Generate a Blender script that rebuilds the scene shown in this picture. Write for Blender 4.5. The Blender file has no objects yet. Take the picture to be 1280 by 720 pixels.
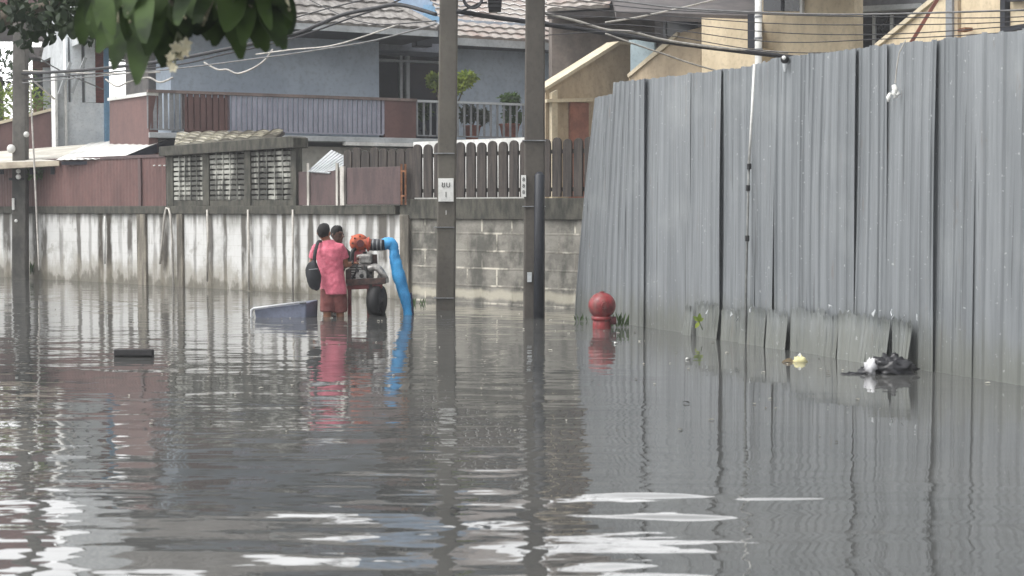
import bpy, bmesh, math, random
from mathutils import Vector, Matrix, noise as mnoise
R = math.radians
S = bpy.context.scene
COL = S.collection
rnd = random.Random(7)

# ------------------------------------------------------------------ camera
FPX, CAMH = 1920.0, 1.45
PITCH = math.atan(98.0 / FPX)
CP, SP = math.cos(PITCH), math.sin(PITCH)
cam_d = bpy.data.cameras.new('camera'); cam = bpy.data.objects.new('camera', cam_d); COL.objects.link(cam)
cam.location = (0, 0, CAMH); cam.rotation_euler = (R(90) - PITCH, 0, 0)
cam_d.sensor_width = 36; cam_d.lens = 36 * FPX / 1280; cam_d.clip_start = 0.1; cam_d.clip_end = 3000
cam_d.dof.use_dof = True; cam_d.dof.focus_distance = 21; cam_d.dof.aperture_fstop = 3.8
S.camera = cam

def P(x, y, Y):
    "world point seen at photo pixel (x, y) at depth Y"
    u, v = (x - 640) / FPX, (360 - y) / FPX
    d = Vector((u, CP + v * SP, -SP + v * CP))
    t = Y / d.y
    return Vector((u * t, Y, CAMH + d.z * t))

# ------------------------------------------------------------------ mesh builder
class Frame:
    "a vertical plane through two ground points; u along it, n towards the viewer"
    def __init__(s, a, b):
        s.a = Vector((a[0], a[1], 0)); d = Vector((b[0] - a[0], b[1] - a[1], 0))
        s.len = d.length; s.t = d.normalized()
        s.n = Vector((s.t.y, -s.t.x, 0))
        if s.n.dot(Vector((0, -1, 0))) < 0: s.n = -s.n
    def pt(s, u, z, n=0): return s.a + s.t * u + s.n * n + Vector((0, 0, z))
    def hit(s, x, y, n=0):
        d = P(x, y, 10.0) - Vector((0, 0, CAMH))
        o = s.a + s.n * n
        k = s.n.dot(o) / s.n.dot(Vector((d.x, d.y, 0)))
        p = Vector((0, 0, CAMH)) + d * k
        return (Vector((p.x, p.y, 0)) - o).dot(s.t), p.z
    def U(s, x, y=262, n=0): return s.hit(x, y, n)[0]
    def Z(s, x, y, n=0): return s.hit(x, y, n)[1]

class MB:
    def __init__(s): s.v = []; s.f = []
    def add(s, vs, fs):
        o = len(s.v); s.v += [Vector(p) for p in vs]; s.f += [tuple(i + o for i in f) for f in fs]; return s
    def box8(s, p):
        return s.add(p, [(0,3,2,1),(4,5,6,7),(0,1,5,4),(1,2,6,5),(2,3,7,6),(3,0,4,7)])
    def box(s, x0, x1, y0, y1, z0, z1):
        return s.box8([(x0,y0,z0),(x1,y0,z0),(x1,y1,z0),(x0,y1,z0),(x0,y0,z1),(x1,y0,z1),(x1,y1,z1),(x0,y1,z1)])
    def fbox(s, F, u0, u1, z0, z1, n0, n1):
        return s.box8([F.pt(u0,z0,n1),F.pt(u1,z0,n1),F.pt(u1,z0,n0),F.pt(u0,z0,n0),F.pt(u0,z1,n1),F.pt(u1,z1,n1),F.pt(u1,z1,n0),F.pt(u0,z1,n0)])
    def poly(s, F, uz, n0, n1):
        m = len(uz)
        vs = [F.pt(u,z,n1) for u,z in uz] + [F.pt(u,z,n0) for u,z in uz]
        fs = [tuple(range(m)), tuple(range(2*m-1, m-1, -1))] + [(i, i+m, (i+1)%m+m, (i+1)%m) for i in range(m)]
        return s.add(vs, fs)
    def pxpoly(s, F, px, n1, th):
        return s.poly(F, [F.hit(x, y, n1) for x, y in px], n1 - th, n1)
    def slab(s, q, th):
        "a plate over four corner points, thickness downwards"
        q = [Vector(p) for p in q]; nn = (q[1]-q[0]).cross(q[3]-q[0]).normalized()
        if nn.z < 0: nn = -nn
        return s.box8([p - nn*th for p in q] + q)
    def bar(s, a, b, w, h=None):
        a, b = Vector(a), Vector(b); h = h or w
        d = (b-a).normalized(); up = Vector((0,0,1)) if abs(d.z) < .95 else Vector((0,1,0))
        sx = d.cross(up).normalized()*w/2; sy = sx.cross(d).normalized()*h/2
        return s.box8([a-sx-sy,a+sx-sy,a+sx+sy,a-sx+sy,b-sx-sy,b+sx-sy,b+sx+sy,b-sx+sy])
    def tube(s, pts, r, seg=8, ell=None, caps=True):
        "r: radius, list of radii or list of (rx, ry); ell: fixed side direction for rx"
        pts = [Vector(p) for p in pts]; m = len(pts)
        if not isinstance(r, (list, tuple)): r = [r]*m
        o = len(s.v); prev = Vector(ell) if ell else None
        for i, p in enumerate(pts):
            d = (pts[min(i+1,m-1)] - pts[max(i-1,0)]).normalized()
            if prev is None: prev = d.orthogonal()
            a = prev - d*prev.dot(d)
            if a.length < 1e-6: a = d.orthogonal()
            a.normalize(); b = d.cross(a)
            if not ell: prev = a
            ra, rb = r[i] if isinstance(r[i], (list, tuple)) else (r[i], r[i])
            for k in range(seg):
                t = 2*math.pi*k/seg
                s.v.append(p + a*(ra*math.cos(t)) + b*(rb*math.sin(t)))
        for i in range(m-1):
            for k in range(seg):
                k2 = (k+1) % seg
                s.f.append((o+i*seg+k, o+i*seg+k2, o+(i+1)*seg+k2, o+(i+1)*seg+k))
        if caps:
            s.f.append(tuple(o+k for k in range(seg-1,-1,-1))); s.f.append(tuple(o+(m-1)*seg+k for k in range(seg)))
        return s
    def ball(s, c, r, seg=16, rings=10):
        c = Vector(c); rx, ry, rz = r if isinstance(r, (list, tuple)) else (r, r, r)
        o = len(s.v); s.v.append(c + Vector((0,0,-rz)))
        for i in range(1, rings):
            a = -math.pi/2 + math.pi*i/rings
            for k in range(seg):
                t = 2*math.pi*k/seg
                s.v.append(c + Vector((rx*math.cos(a)*math.cos(t), ry*math.cos(a)*math.sin(t), rz*math.sin(a))))
        s.v.append(c + Vector((0,0,rz))); top = len(s.v)-1
        for k in range(seg):
            k2 = (k+1) % seg
            s.f.append((o, o+1+k2, o+1+k)); s.f.append((top, top-seg+k, top-seg+k2))
            for i in range(rings-2):
                b = o+1+i*seg
                s.f.append((b+k, b+k2, b+seg+k2, b+seg+k))
        return s
    def grid(s, fn, nu, nv):
        o = len(s.v)
        for j in range(nv+1):
            for i in range(nu+1): s.v.append(Vector(fn(i/nu, j/nv)))
        for j in range(nv):
            for i in range(nu):
                a = o+j*(nu+1)+i; s.f.append((a, a+1, a+nu+2, a+nu+1))
        return s
    def build(s, name, mat, parent=None, smooth=False, bevel=0, solid=0, fixn=True):
        me = bpy.data.meshes.new(name)
        if parent is not None: org = Vector(parent.get('_o', parent.location))
        else:
            lo = Vector([min(v[i] for v in s.v) for i in range(3)]); hi = Vector([max(v[i] for v in s.v) for i in range(3)])
            org = Vector(((lo.x+hi.x)/2, (lo.y+hi.y)/2, lo.z))
        me.from_pydata([v - org for v in s.v], [], s.f); me.update()
        if fixn:
            bm = bmesh.new(); bm.from_mesh(me); bmesh.ops.recalc_face_normals(bm, faces=bm.faces); bm.to_mesh(me); bm.free()
        if smooth: me.polygons.foreach_set('use_smooth', [True]*len(me.polygons))
        o = bpy.data.objects.new(name, me); COL.objects.link(o)
        if mat: me.materials.append(mat)
        if parent is None: o.location = org; o['_o'] = list(org)
        else: o.parent = parent; o['_o'] = list(org)
        if solid:
            m = o.modifiers.new('solid', 'SOLIDIFY'); m.thickness = solid; m.offset = 0
        if bevel:
            m = o.modifiers.new('bevel', 'BEVEL'); m.width = bevel; m.segments = 2; m.limit_method = 'ANGLE'
        return o

def thing(name, label, cat, loc, group=None):
    o = bpy.data.objects.new(name, None); COL.objects.link(o); o.location = loc; o.empty_display_size = .2
    o['label'] = label; o['category'] = cat; o['_o'] = list(loc)
    if group: o['group'] = group
    return o
def tag(o, label, cat, group=None):
    o['label'] = label; o['category'] = cat
    if group: o['group'] = group
    return o
def kind(o, k): o['kind'] = k; return o
def copy_tree(o, loc):
    c = o.copy(); COL.objects.link(c); c.location = loc
    for ch in o.children:
        d = ch.copy(); COL.objects.link(d); d.parent = c
        for g in ch.children:
            e = g.copy(); COL.objects.link(e); e.parent = d
    return c

# ------------------------------------------------------------------ materials
def lin(c):
    return tuple(((x/255)/12.92 if x/255 <= .04045 else ((x/255+.055)/1.055)**2.4) for x in c) + (1,)
class N:
    "short node-tree writer"
    def __init__(s, name):
        s.m = bpy.data.materials.new(name); s.m.use_nodes = True; s.t = s.m.node_tree
        s.b = s.t.nodes['Principled BSDF']
    def n(s, typ, **kw):
        x = s.t.nodes.new(typ)
        for k, v in kw.items(): setattr(x, k, v)
        return x
    def l(s, a, b): s.t.links.new(a, b)
    def put(s, sock, v):
        if hasattr(v, 'links'): s.l(v, sock)
        else: sock.default_value = v
    def math(s, op, a, b=0.0, clamp=False):
        x = s.n('ShaderNodeMath', operation=op); x.use_clamp = clamp; s.put(x.inputs[0], a); s.put(x.inputs[1], b); return x.outputs[0]
    def mix(s, f, a, b, mode='MIX'):
        x = s.n('ShaderNodeMix', data_type='RGBA', blend_type=mode); s.put(x.inputs['Factor'], f); s.put(x.inputs['A'], a); s.put(x.inputs['B'], b); 
        return x.outputs['Result']
    def pos(s): return s.n('ShaderNodeNewGeometry').outputs['Position']
    def obj(s): return s.n('ShaderNodeTexCoord').outputs['Object']
    def mapv(s, v, sc):
        x = s.n('ShaderNodeMapping'); s.l(v, x.inputs['Vector']); x.inputs['Scale'].default_value = sc; return x.outputs[0]
    def noise(s, v, scale, detail=4, rough=.55, out='Fac', dist=0):
        x = s.n('ShaderNodeTexNoise'); s.l(v, x.inputs['Vector']); x.inputs['Scale'].default_value = scale
        x.inputs['Detail'].default_value = detail; x.inputs['Roughness'].default_value = rough; x.inputs['Distortion'].default_value = dist
        return x.outputs[out]
    def ramp(s, f, stops, interp='LINEAR'):
        x = s.n('ShaderNodeValToRGB'); s.l(f, x.inputs[0]); cr = x.color_ramp; cr.interpolation = interp
        while len(cr.elements) > 1: cr.elements.remove(cr.elements[-1])
        for i, (p, c) in enumerate(stops):
            e = cr.elements[0] if i == 0 else cr.elements.new(p)
            e.position = p; e.color = c if isinstance(c, (tuple, list)) else (c, c, c, 1)
        return x.outputs[0]
    def smooth(s, v, a, b):
        x = s.n('ShaderNodeMapRange', interpolation_type='SMOOTHSTEP'); s.put(x.inputs[0], v); x.inputs[1].default_value = a; x.inputs[2].default_value = b
        return x.outputs[0]
    def bump(s, h, strength=.3, dist=.01):
        x = s.n('ShaderNodeBump'); s.l(h, x.inputs['Height']); x.inputs['Strength'].default_value = strength; x.inputs['Distance'].default_value = dist
        s.l(x.outputs[0], s.b.inputs['Normal'])
    def fin(s, col, rough=.7, metal=0):
        s.put(s.b.inputs['Base Color'], col); s.put(s.b.inputs['Roughness'], rough); s.put(s.b.inputs['Metallic'], metal)
        return s.m

def simple(name, c, c2=None, scale=6, rough=.7, metal=0, stretch=(1,1,1), bump=.15, lo=.35, hi=.65, spots=0):
    "two-tone weathered surface: broad mottling, finer grain, optional streak stretch"
    w = N(name); v = w.mapv(w.obj(), stretch)
    c2 = c2 or tuple(x*.72 for x in c)
    a = w.noise(v, scale, 6, .6)
    col = w.mix(w.smooth(a, lo, hi), lin(c2), lin(c))
    g = w.noise(w.obj(), scale*9, 3)
    col = w.mix(w.math('MULTIPLY', w.smooth(g, .45, .75), .25), col, lin(tuple(x*.6 for x in c2)))
    if bump: w.bump(g, bump, .01)
    return w.fin(col, rough, metal)

def leafmat(name, c, c2, scale=3, rough=.45, trans=.25):
    w = N(name); a = w.noise(w.obj(), scale, 3)
    col = w.mix(w.smooth(a, .35, .65), lin(c2), lin(c)); w.fin(col, rough)
    tr = w.n('ShaderNodeBsdfTranslucent'); w.l(col, tr.inputs[0]); mx = w.n('ShaderNodeMixShader'); mx.inputs[0].default_value = trans
    out = [x for x in w.t.nodes if x.type == 'OUTPUT_MATERIAL'][0]
    w.l(w.b.outputs[0], mx.inputs[1]); w.l(tr.outputs[0], mx.inputs[2]); w.l(mx.outputs[0], out.inputs[0])
    w.b.inputs['Specular IOR Level'].default_value = .2
    return w.m

# ------------------------------------------------------------------ frames measured from the photograph
def gp(px, d): return ((px - 640) / FPX * d, d)
W = Frame(gp(-100, 35.5), gp(740, 22.3))          # street wall line
FN = Frame(gp(718, 20.9), gp(1280, 12.65))         # metal sheet fence line
H = Frame(gp(185, 31.5), gp(655, 35.4))            # balcony line of the blue house

# ------------------------------------------------------------------ world and sun
SUN_EL, SUN_AZ = 56, 248      # azimuth measured clockwise from +Y
w_ = bpy.data.worlds.new('World'); S.world = w_; w_.use_nodes = True
nt = w_.node_tree; bg = nt.nodes['Background']
sky = nt.nodes.new('ShaderNodeTexSky'); sky.sky_type = 'NISHITA'; sky.sun_disc = False
sky.sun_elevation = R(SUN_EL); sky.sun_rotation = R(SUN_AZ); sky.air_density = 1.5; sky.dust_density = 4
bw = nt.nodes.new('ShaderNodeRGBToBW'); nt.links.new(sky.outputs[0], bw.inputs[0])
tc = nt.nodes.new('ShaderNodeTexCoord'); mp = nt.nodes.new('ShaderNodeMapping'); mp.inputs['Scale'].default_value = (1, 1, 2.2)
nt.links.new(tc.outputs['Generated'], mp.inputs[0])
cn = nt.nodes.new('ShaderNodeTexNoise'); cn.inputs['Scale'].default_value = 2.6; cn.inputs['Detail'].default_value = 6
nt.links.new(mp.outputs[0], cn.inputs['Vector'])
mr = nt.nodes.new('ShaderNodeMapRange'); mr.inputs[1].default_value = .35; mr.inputs[2].default_value = .7; mr.inputs[3].default_value = 1.5; mr.inputs[4].default_value = 3.4
nt.links.new(cn.outputs[0], mr.inputs[0])
ml = nt.nodes.new('ShaderNodeMath'); ml.operation = 'MULTIPLY'; sxyz = nt.nodes.new('ShaderNodeSeparateXYZ'); nt.links.new(tc.outputs['Generated'], sxyz.inputs[0])
def mrange(sock, a, b, c, d):
    x = nt.nodes.new('ShaderNodeMapRange'); x.interpolation_type = 'SMOOTHSTEP'; nt.links.new(sock, x.inputs[0])
    for i, v in zip((1, 2, 3, 4), (a, b, c, d)): x.inputs[i].default_value = v
    return x.outputs[0]
def mmath(op, a, b):
    x = nt.nodes.new('ShaderNodeMath'); x.operation = op
    for i, v in enumerate((a, b)):
        if hasattr(v, 'links'): nt.links.new(v, x.inputs[i])
        else: x.inputs[i].default_value = v
    return x.outputs[0]
glow = mmath('ADD', 1.0, mmath('MULTIPLY', mmath('MULTIPLY', mrange(sxyz.outputs[1], .1, .8, 0, 1), mrange(sxyz.outputs[2], .5, .8, 1, 0)), 1.3))
nt.links.new(bw.outputs[0], ml.inputs[0]); nt.links.new(mmath('MULTIPLY', mr.outputs[0], glow), ml.inputs[1])
mx = nt.nodes.new('ShaderNodeMix'); mx.data_type = 'RGBA'; mx.inputs['Factor'].default_value = .82
nt.links.new(sky.outputs[0], mx.inputs['A']); nt.links.new(ml.outputs[0], mx.inputs['B'])
nt.links.new(mx.outputs['Result'], bg.inputs[0]); bg.inputs[1].default_value = .15
sl = bpy.data.lights.new('sun', 'SUN'); so = bpy.data.objects.new('sun', sl); COL.objects.link(so)
sl.energy = .9; sl.angle = R(12); sl.color = (1, .96, .9)
az = R(SUN_AZ); sd = Vector((math.sin(az)*math.cos(R(SUN_EL)), math.cos(az)*math.cos(R(SUN_EL)), math.sin(R(SUN_EL))))
so.rotation_euler = (-sd).to_track_quat('-Z', 'Y').to_euler(); so.location = sd * 60
vs = S.view_settings; vs.view_transform = 'Standard'; vs.look = 'None'; vs.gamma = 1; vs.exposure = 0.15

# ------------------------------------------------------------------ ground and water
g = MB().box(-600, 600, -600, 1400, -1.0, -.45)
kind(g.build('ground', simple('ground mud', (92, 82, 70))), 'structure')
def water_mat():
    w = N('flood water'); p = w.pos(); sx = w.n('ShaderNodeSeparateXYZ'); w.l(p, sx.inputs[0]); X, Y = sx.outputs[0], sx.outputs[1]
    def slope(st, detail):
        c = w.noise(w.mapv(p, st), 1.0, detail, .5, 'Color', .25); q = w.n('ShaderNodeSeparateColor'); w.l(c, q.inputs[0])
        return w.math('SUBTRACT', q.outputs[0], .5), w.math('SUBTRACT', q.outputs[1], .5)
    mul = lambda *k: k[0] if len(k) == 1 else w.math('MULTIPLY', k[0], mul(*k[1:]))
    calm = w.smooth(w.noise(w.mapv(p, (.35, .5, 1)), .7, 2), .34, .62)             # wind patches
    near = w.math('SUBTRACT', 1.0, w.smooth(Y, 5.5, 13.0)); vnear = w.math('SUBTRACT', 1.0, w.smooth(Y, 6.6, 9.0))
    lee = mul(w.smooth(w.math('ADD', X, w.math('MULTIPLY', Y, -.02)), .15, 1.3), w.math('SUBTRACT', 1.0, w.math('MULTIPLY', vnear, .45)))
    shelter = w.math('SUBTRACT', 1.0, w.math('MULTIPLY', lee, .68))
    a_big = w.math('ADD', .04, w.math('MULTIPLY', near, .085))
    a_mid = w.math('MULTIPLY', w.math('ADD', .085, w.math('MULTIPLY', near, .07)), w.math('ADD', .5, calm))
    a_sm = w.math('MULTIPLY', w.math('ADD', .065, w.math('MULTIPLY', near, .03)), w.math('ADD', .3, calm))
    bx, by = slope((.8, 3.4, 1), 1); cx, cy = slope((1.6, 8.5, 1), 1.5); ex, ey = slope((4.0, 20.0, 1), 2)
    sparse = mul(w.smooth(w.noise(w.mapv(p, (.75, 2.8, 1)), 1.0, 1), .58, .72), vnear, w.smooth(X, 0, .7), -.17)
    def comb(b, c, e, kb, kc, ke):
        t = w.math('ADD', mul(b, a_big, kb), w.math('ADD', mul(c, a_mid, kc), mul(e, a_sm, ke)))
        return w.math('MULTIPLY', t, shelter)
    nx, ny = comb(bx, cx, ex, .6, .7, .4), w.math('ADD', comb(by, cy, ey, 1.0, 1.0, 1.0), sparse)
    cb = w.n('ShaderNodeCombineXYZ'); w.l(nx, cb.inputs[0]); w.l(ny, cb.inputs[1]); cb.inputs[2].default_value = 1
    nm = w.n('ShaderNodeVectorMath', operation='NORMALIZE'); w.l(cb.outputs[0], nm.inputs[0]); w.l(nm.outputs[0], w.b.inputs['Normal'])
    mud = w.mix(w.smooth(w.noise(p, .4, 4), .35, .65), lin((74, 75, 74)), lin((82, 82, 80)))
    w.b.inputs['IOR'].default_value = 1.7
    return w.fin(mud, .02)
MAT_WATER = water_mat()
wm = MB().add([(-600, -600, 0), (600, -600, 0), (600, 1400, 0), (-600, 1400, 0)], [(0, 1, 2, 3)])
kind(wm.build('water', MAT_WATER, fixn=False), 'structure')

# ------------------------------------------------------------------ shared materials
M_CONC = simple('pole concrete', (94, 90, 82), (80, 76, 70), 2, .85, stretch=(1.5, 1.5, .7), bump=.15)
M_CONC2 = simple('pole concrete dark', (82, 77, 71), (68, 64, 59), 2, .85, stretch=(1.5, 1.5, .7), bump=.15)
M_DARKCON = simple('mossy concrete', (84, 82, 74), (52, 52, 47), 5, .9, stretch=(2, 2, .6), bump=.4)
M_MAROON = simple('maroon sheet', (108, 79, 75), (92, 67, 64), 1.6, .65, stretch=(1.5, 1.5, .6), bump=.06)
M_MAROON2 = simple('dark maroon sheet', (90, 72, 71), (72, 58, 58), 3, .6, stretch=(2, 2, .5), bump=.1)
M_BLUEWALL = simple('pale blue render', (184, 196, 209), (170, 182, 196), 1.2, .85, bump=.1)
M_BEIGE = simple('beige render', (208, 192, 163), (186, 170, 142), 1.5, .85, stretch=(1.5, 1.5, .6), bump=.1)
M_BEIGE2 = simple('shaded beige render', (178, 161, 136), (154, 139, 117), 1.5, .85, stretch=(1.5, 1.5, .6), bump=.1)  # darker copy of the beige render with shade in its colour
M_WHITE = simple('white paint', (226, 226, 222), (198, 198, 194), 2, .6, bump=.08)
M_PALE = simple('pale grey paint', (186, 190, 192), (160, 164, 166), 2, .7, bump=.1)
M_CREAM = simple('cream edge paint', (206, 194, 168), (184, 172, 148), 2, .7, bump=.1)
M_LAV = simple('lavender paint', (162, 162, 176), (146, 146, 160), 3, .6, bump=.05)
M_GREYP = simple('grey bar paint', (140, 142, 144), (122, 124, 127), 3, .6, bump=.05)
M_GLASS = simple('dark glass', (34, 40, 52), (24, 28, 38), 2, .12, bump=0)
M_VOID = simple('near black and shade', (40, 42, 50), (30, 32, 38), 2, .9, bump=0)  # near black; also stands in for shade in soffits, openings and gaps
M_BLACK = simple('black rubber', (26, 26, 28), (18, 18, 20), 8, .6, bump=.1)
M_CABLE = simple('cable sheath', (38, 38, 42), (28, 28, 32), 8, .6, bump=0)
M_CABLEL = simple('light cable', (196, 192, 184), (160, 156, 150), 8, .6, bump=0)
M_CABLEM = simple('grey cable', (120, 120, 120), (96, 96, 96), 8, .6, bump=0)
M_PIPE = simple('grey pvc pipe', (196, 192, 184), (150, 146, 138), 4, .5, stretch=(2, 2, .6), bump=.05)
M_BLUEP = simple('light blue paint', (140, 182, 214), (120, 160, 192), 3, .5, bump=.05)
M_BROWN = simple('brown brick', (122, 88, 72), (92, 66, 56), 6, .85, stretch=(1, 1, 3))
M_STEEL = simple('galvanised steel', (150, 152, 154), (118, 120, 122), 6, .4, .7)
M_RUST = simple('rusty tube', (150, 104, 72), (104, 66, 46), 9, .8)
M_DKROOF = simple('dark roof sheet', (88, 82, 80), (62, 58, 58), 2, .7, stretch=(1, 1, 1))

def tile_mat(name, c, c2, c3):
    w = N(name); a = w.noise(w.obj(), 9, 2); b = w.noise(w.obj(), 1.3, 5)
    col = w.mix(w.smooth(a, .4, .6), lin(c), lin(c2)); col = w.mix(w.smooth(b, .45, .7), col, lin(c3))
    return w.fin(col, .6)
M_TILE1 = tile_mat('grey cement tile', (150, 146, 142), (120, 116, 112), (98, 92, 88))
M_TILE2 = tile_mat('pink brown tile', (166, 160, 154), (146, 138, 131), (152, 134, 126))
M_TILE3 = tile_mat('cream tile', (206, 202, 186), (168, 163, 150), (130, 125, 115))

def tile_roof(mb, e0, e1, r0, r1, rows, pitch=.3):
    "roof slope from eave e0-e1 up to ridge r0-r1, stepped rows of rolled tiles"
    e0, e1, r0, r1 = [Vector(x) for x in (e0, e1, r0, r1)]
    nn = (e1-e0).cross(r0-e0).normalized(); nn = nn if nn.z > 0 else -nn
    wid = (e1-e0).length; nc = max(4, int(wid/pitch)); cs = 6
    for r in range(rows):
        def fn(u, v, r=r):
            t0 = (r + v*1.12)/rows
            a, b = e0.lerp(r0, min(t0, 1)), e1.lerp(r1, min(t0, 1))
            p = a.lerp(b, u)
            x = (p-e0).dot((e1-e0)/wid)/pitch
            j = .006*math.sin(r*12.7+int(x)*7.3)
            return p + nn*(.045*(1-v) + .035*abs(math.sin(math.pi*x)) + j)
        mb.grid(fn, nc*cs, 2)
        # butt of the row
        def fb(u, v, r=r):
            a, b = e0.lerp(r0, r/rows), e1.lerp(r1, r/rows); p = a.lerp(b, u); x = (p-e0).dot((e1-e0)/wid)/pitch
            j = .006*math.sin(r*12.7+int(x)*7.3)
            return p + nn*((.045 + .035*abs(math.sin(math.pi*x)) + j)*v - .01)
        mb.grid(fb, nc*cs, 1)
    return mb

# ------------------------------------------------------------------ street wall (white plaster part)
def wall_mat_full():
    w = N('stained white plaster'); p = w.pos()
    rel = w.n('ShaderNodeVectorMath', operation='SUBTRACT'); w.l(p, rel.inputs[0]); rel.inputs[1].default_value = W.a
    dt = w.n('ShaderNodeVectorMath', operation='DOT_PRODUCT'); w.l(rel.outputs[0], dt.inputs[0]); dt.inputs[1].default_value = W.t
    U = dt.outputs['Value']; sp = w.n('ShaderNodeSeparateXYZ'); w.l(p, sp.inputs[0]); Z = sp.outputs[2]
    cv = w.n('ShaderNodeCombineXYZ'); w.l(U, cv.inputs[0]); w.l(Z, cv.inputs[1]); V = cv.outputs[0]
    U2 = w.math('ADD', U, w.math('MULTIPLY', w.math('SUBTRACT', w.noise(w.mapv(V, (1, .5, 1)), 3.0, 4), .5), .13))
    strips = [(8,4,.8),(30,3,.5),(44,3,.8),(54,3.5,.8),(76,2,.5),(98,2.2,.75),(112,1.5,.4),(125,3.2,.9),(136,3,.9),(150,2,.3),(162,2.5,.8),(193,2,.45),(205,5,.85),(216,2,.6),
              (243,1.6,.5),(262,3.5,.75),(281,2,.75),(305,3,.8),(313,2,.7),(326,1.5,.3),(342,3.2,.6),(355,2,.8),(371,4,.7),(388,3,.8),(398,2,.5),(431,4,.7),(446,2,.5),(462,4,.6),(478,5,.8),(490,3,.6)]
    tot = None
    for q0 in range(0, len(strips), 7):
        us = [(W.U(a), abs(W.U(a+h)-W.U(a-h))/2*1.15, k) for a, h, k in strips[q0:q0+7]]
        lo, hi = us[0][0]-1, us[-1][0]+1
        mr = w.n('ShaderNodeMapRange'); w.l(U2, mr.inputs[0]); mr.inputs[1].default_value = lo; mr.inputs[2].default_value = hi
        st = [(0.0, 0)]
        for c, h, k in us:
            for q, val in ((c-h*1.3, 0), (c-h*.7, k), (c+h*.7, k), (c+h*1.3, 0)): st.append((min(1, max(st[-1][0]+2e-4, (q-lo)/(hi-lo))), val))
        r = w.ramp(mr.outputs[0], st)
        tot = r if tot is None else w.math('MAXIMUM', tot, r)
    fade = w.math('ADD', .15, w.math('MULTIPLY', w.smooth(w.noise(w.mapv(V, (2.2, .8, 1)), 1.6, 5), .3, .55), .95), True)
    tot = w.math('MULTIPLY', tot, fade, True)
    fine = w.smooth(w.noise(w.mapv(V, (9, .7, 1)), 1.4, 6, .65), .5, .74)           # thin run-off streaks
    blot = w.smooth(w.noise(V, 1.1, 7, .62), .5, .72)
    base = w.mix(blot, lin((198, 198, 196)), lin((160, 160, 156)))
    br = w.n('ShaderNodeTexBrick'); w.l(V, br.inputs['Vector']); br.inputs['Scale'].default_value = 1; br.inputs['Brick Width'].default_value = .4; br.inputs['Row Height'].default_value = .2
    br.inputs['Mortar Size'].default_value = .006; br.inputs['Mortar Smooth'].default_value = .5
    base = w.mix(w.math('MULTIPLY', br.outputs['Fac'], .22), base, lin((150, 144, 130)))
    patch = w.smooth(w.noise(w.mapv(V, (.8, 1.1, 1)), 1.3, 6, .65), .46, .6)
    col = w.mix(w.math('MULTIPLY', w.math('MULTIPLY', fine, patch), .75), base, lin((112, 108, 98)))
    col = w.mix(w.math('MULTIPLY', w.smooth(w.noise(V, 2.3, 8, .7), .57, .66), .55), col, lin((136, 133, 124)))
    col = w.mix(w.math('MULTIPLY', tot, 1.15, True), col, lin((70, 65, 58)))
    tide = w.math('ADD', Z, w.math('MULTIPLY', w.math('SUBTRACT', w.noise(w.mapv(V, (1.6, .7, 1)), 1.9, 7, .65), .5), 1.3))
    col = w.mix(w.math('MULTIPLY', w.math('SUBTRACT', 1, w.smooth(tide, .2, .62)), .62), col, lin((130, 124, 110)))
    col = w.mix(w.math('MULTIPLY', w.math('SUBTRACT', 1, w.smooth(tide, .02, .22)), .75), col, lin((84, 80, 68)))
    topd = w.math('ADD', Z, w.math('MULTIPLY', w.math('SUBTRACT', w.noise(w.mapv(V, (5, .6, 1)), 1.5, 4), .5), .9))
    col = w.mix(w.math('MULTIPLY', w.smooth(topd, 1.12, 1.4), .6), col, lin((92, 88, 80)))
    w.bump(w.noise(V, 14, 5), .4, .01)
    return w.fin(col, .85)
M_WALL = wall_mat_full()
M_PIL = simple('stained pilaster', (134, 128, 116), (80, 76, 69), 2.2, .9, stretch=(3, 3, .5), bump=.4)
uL, uM, uR = W.U(-260), W.U(500), W.U(745)
t = thing('perimeter_wall', 'long white plastered wall with dark vertical stains behind the water', 'wall', W.pt((uL+uM)/2, -.45))
MB().fbox(W, uL, uM, -.6, 1.37, -.18, 0).build('wall_face', M_WALL, t)
MB().fbox(W, uL, uM-.05, 1.37, 1.52, -.25, .06).build('coping', M_DARKCON, t, bevel=.01)
for a, b in ((173, 184), (223, 230), (502, 513)):
    MB().fbox(W, W.U(a), W.U(b), -.6, 1.368, -.05, .05).build('pilaster', M_PIL, t, bevel=.01)

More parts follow.
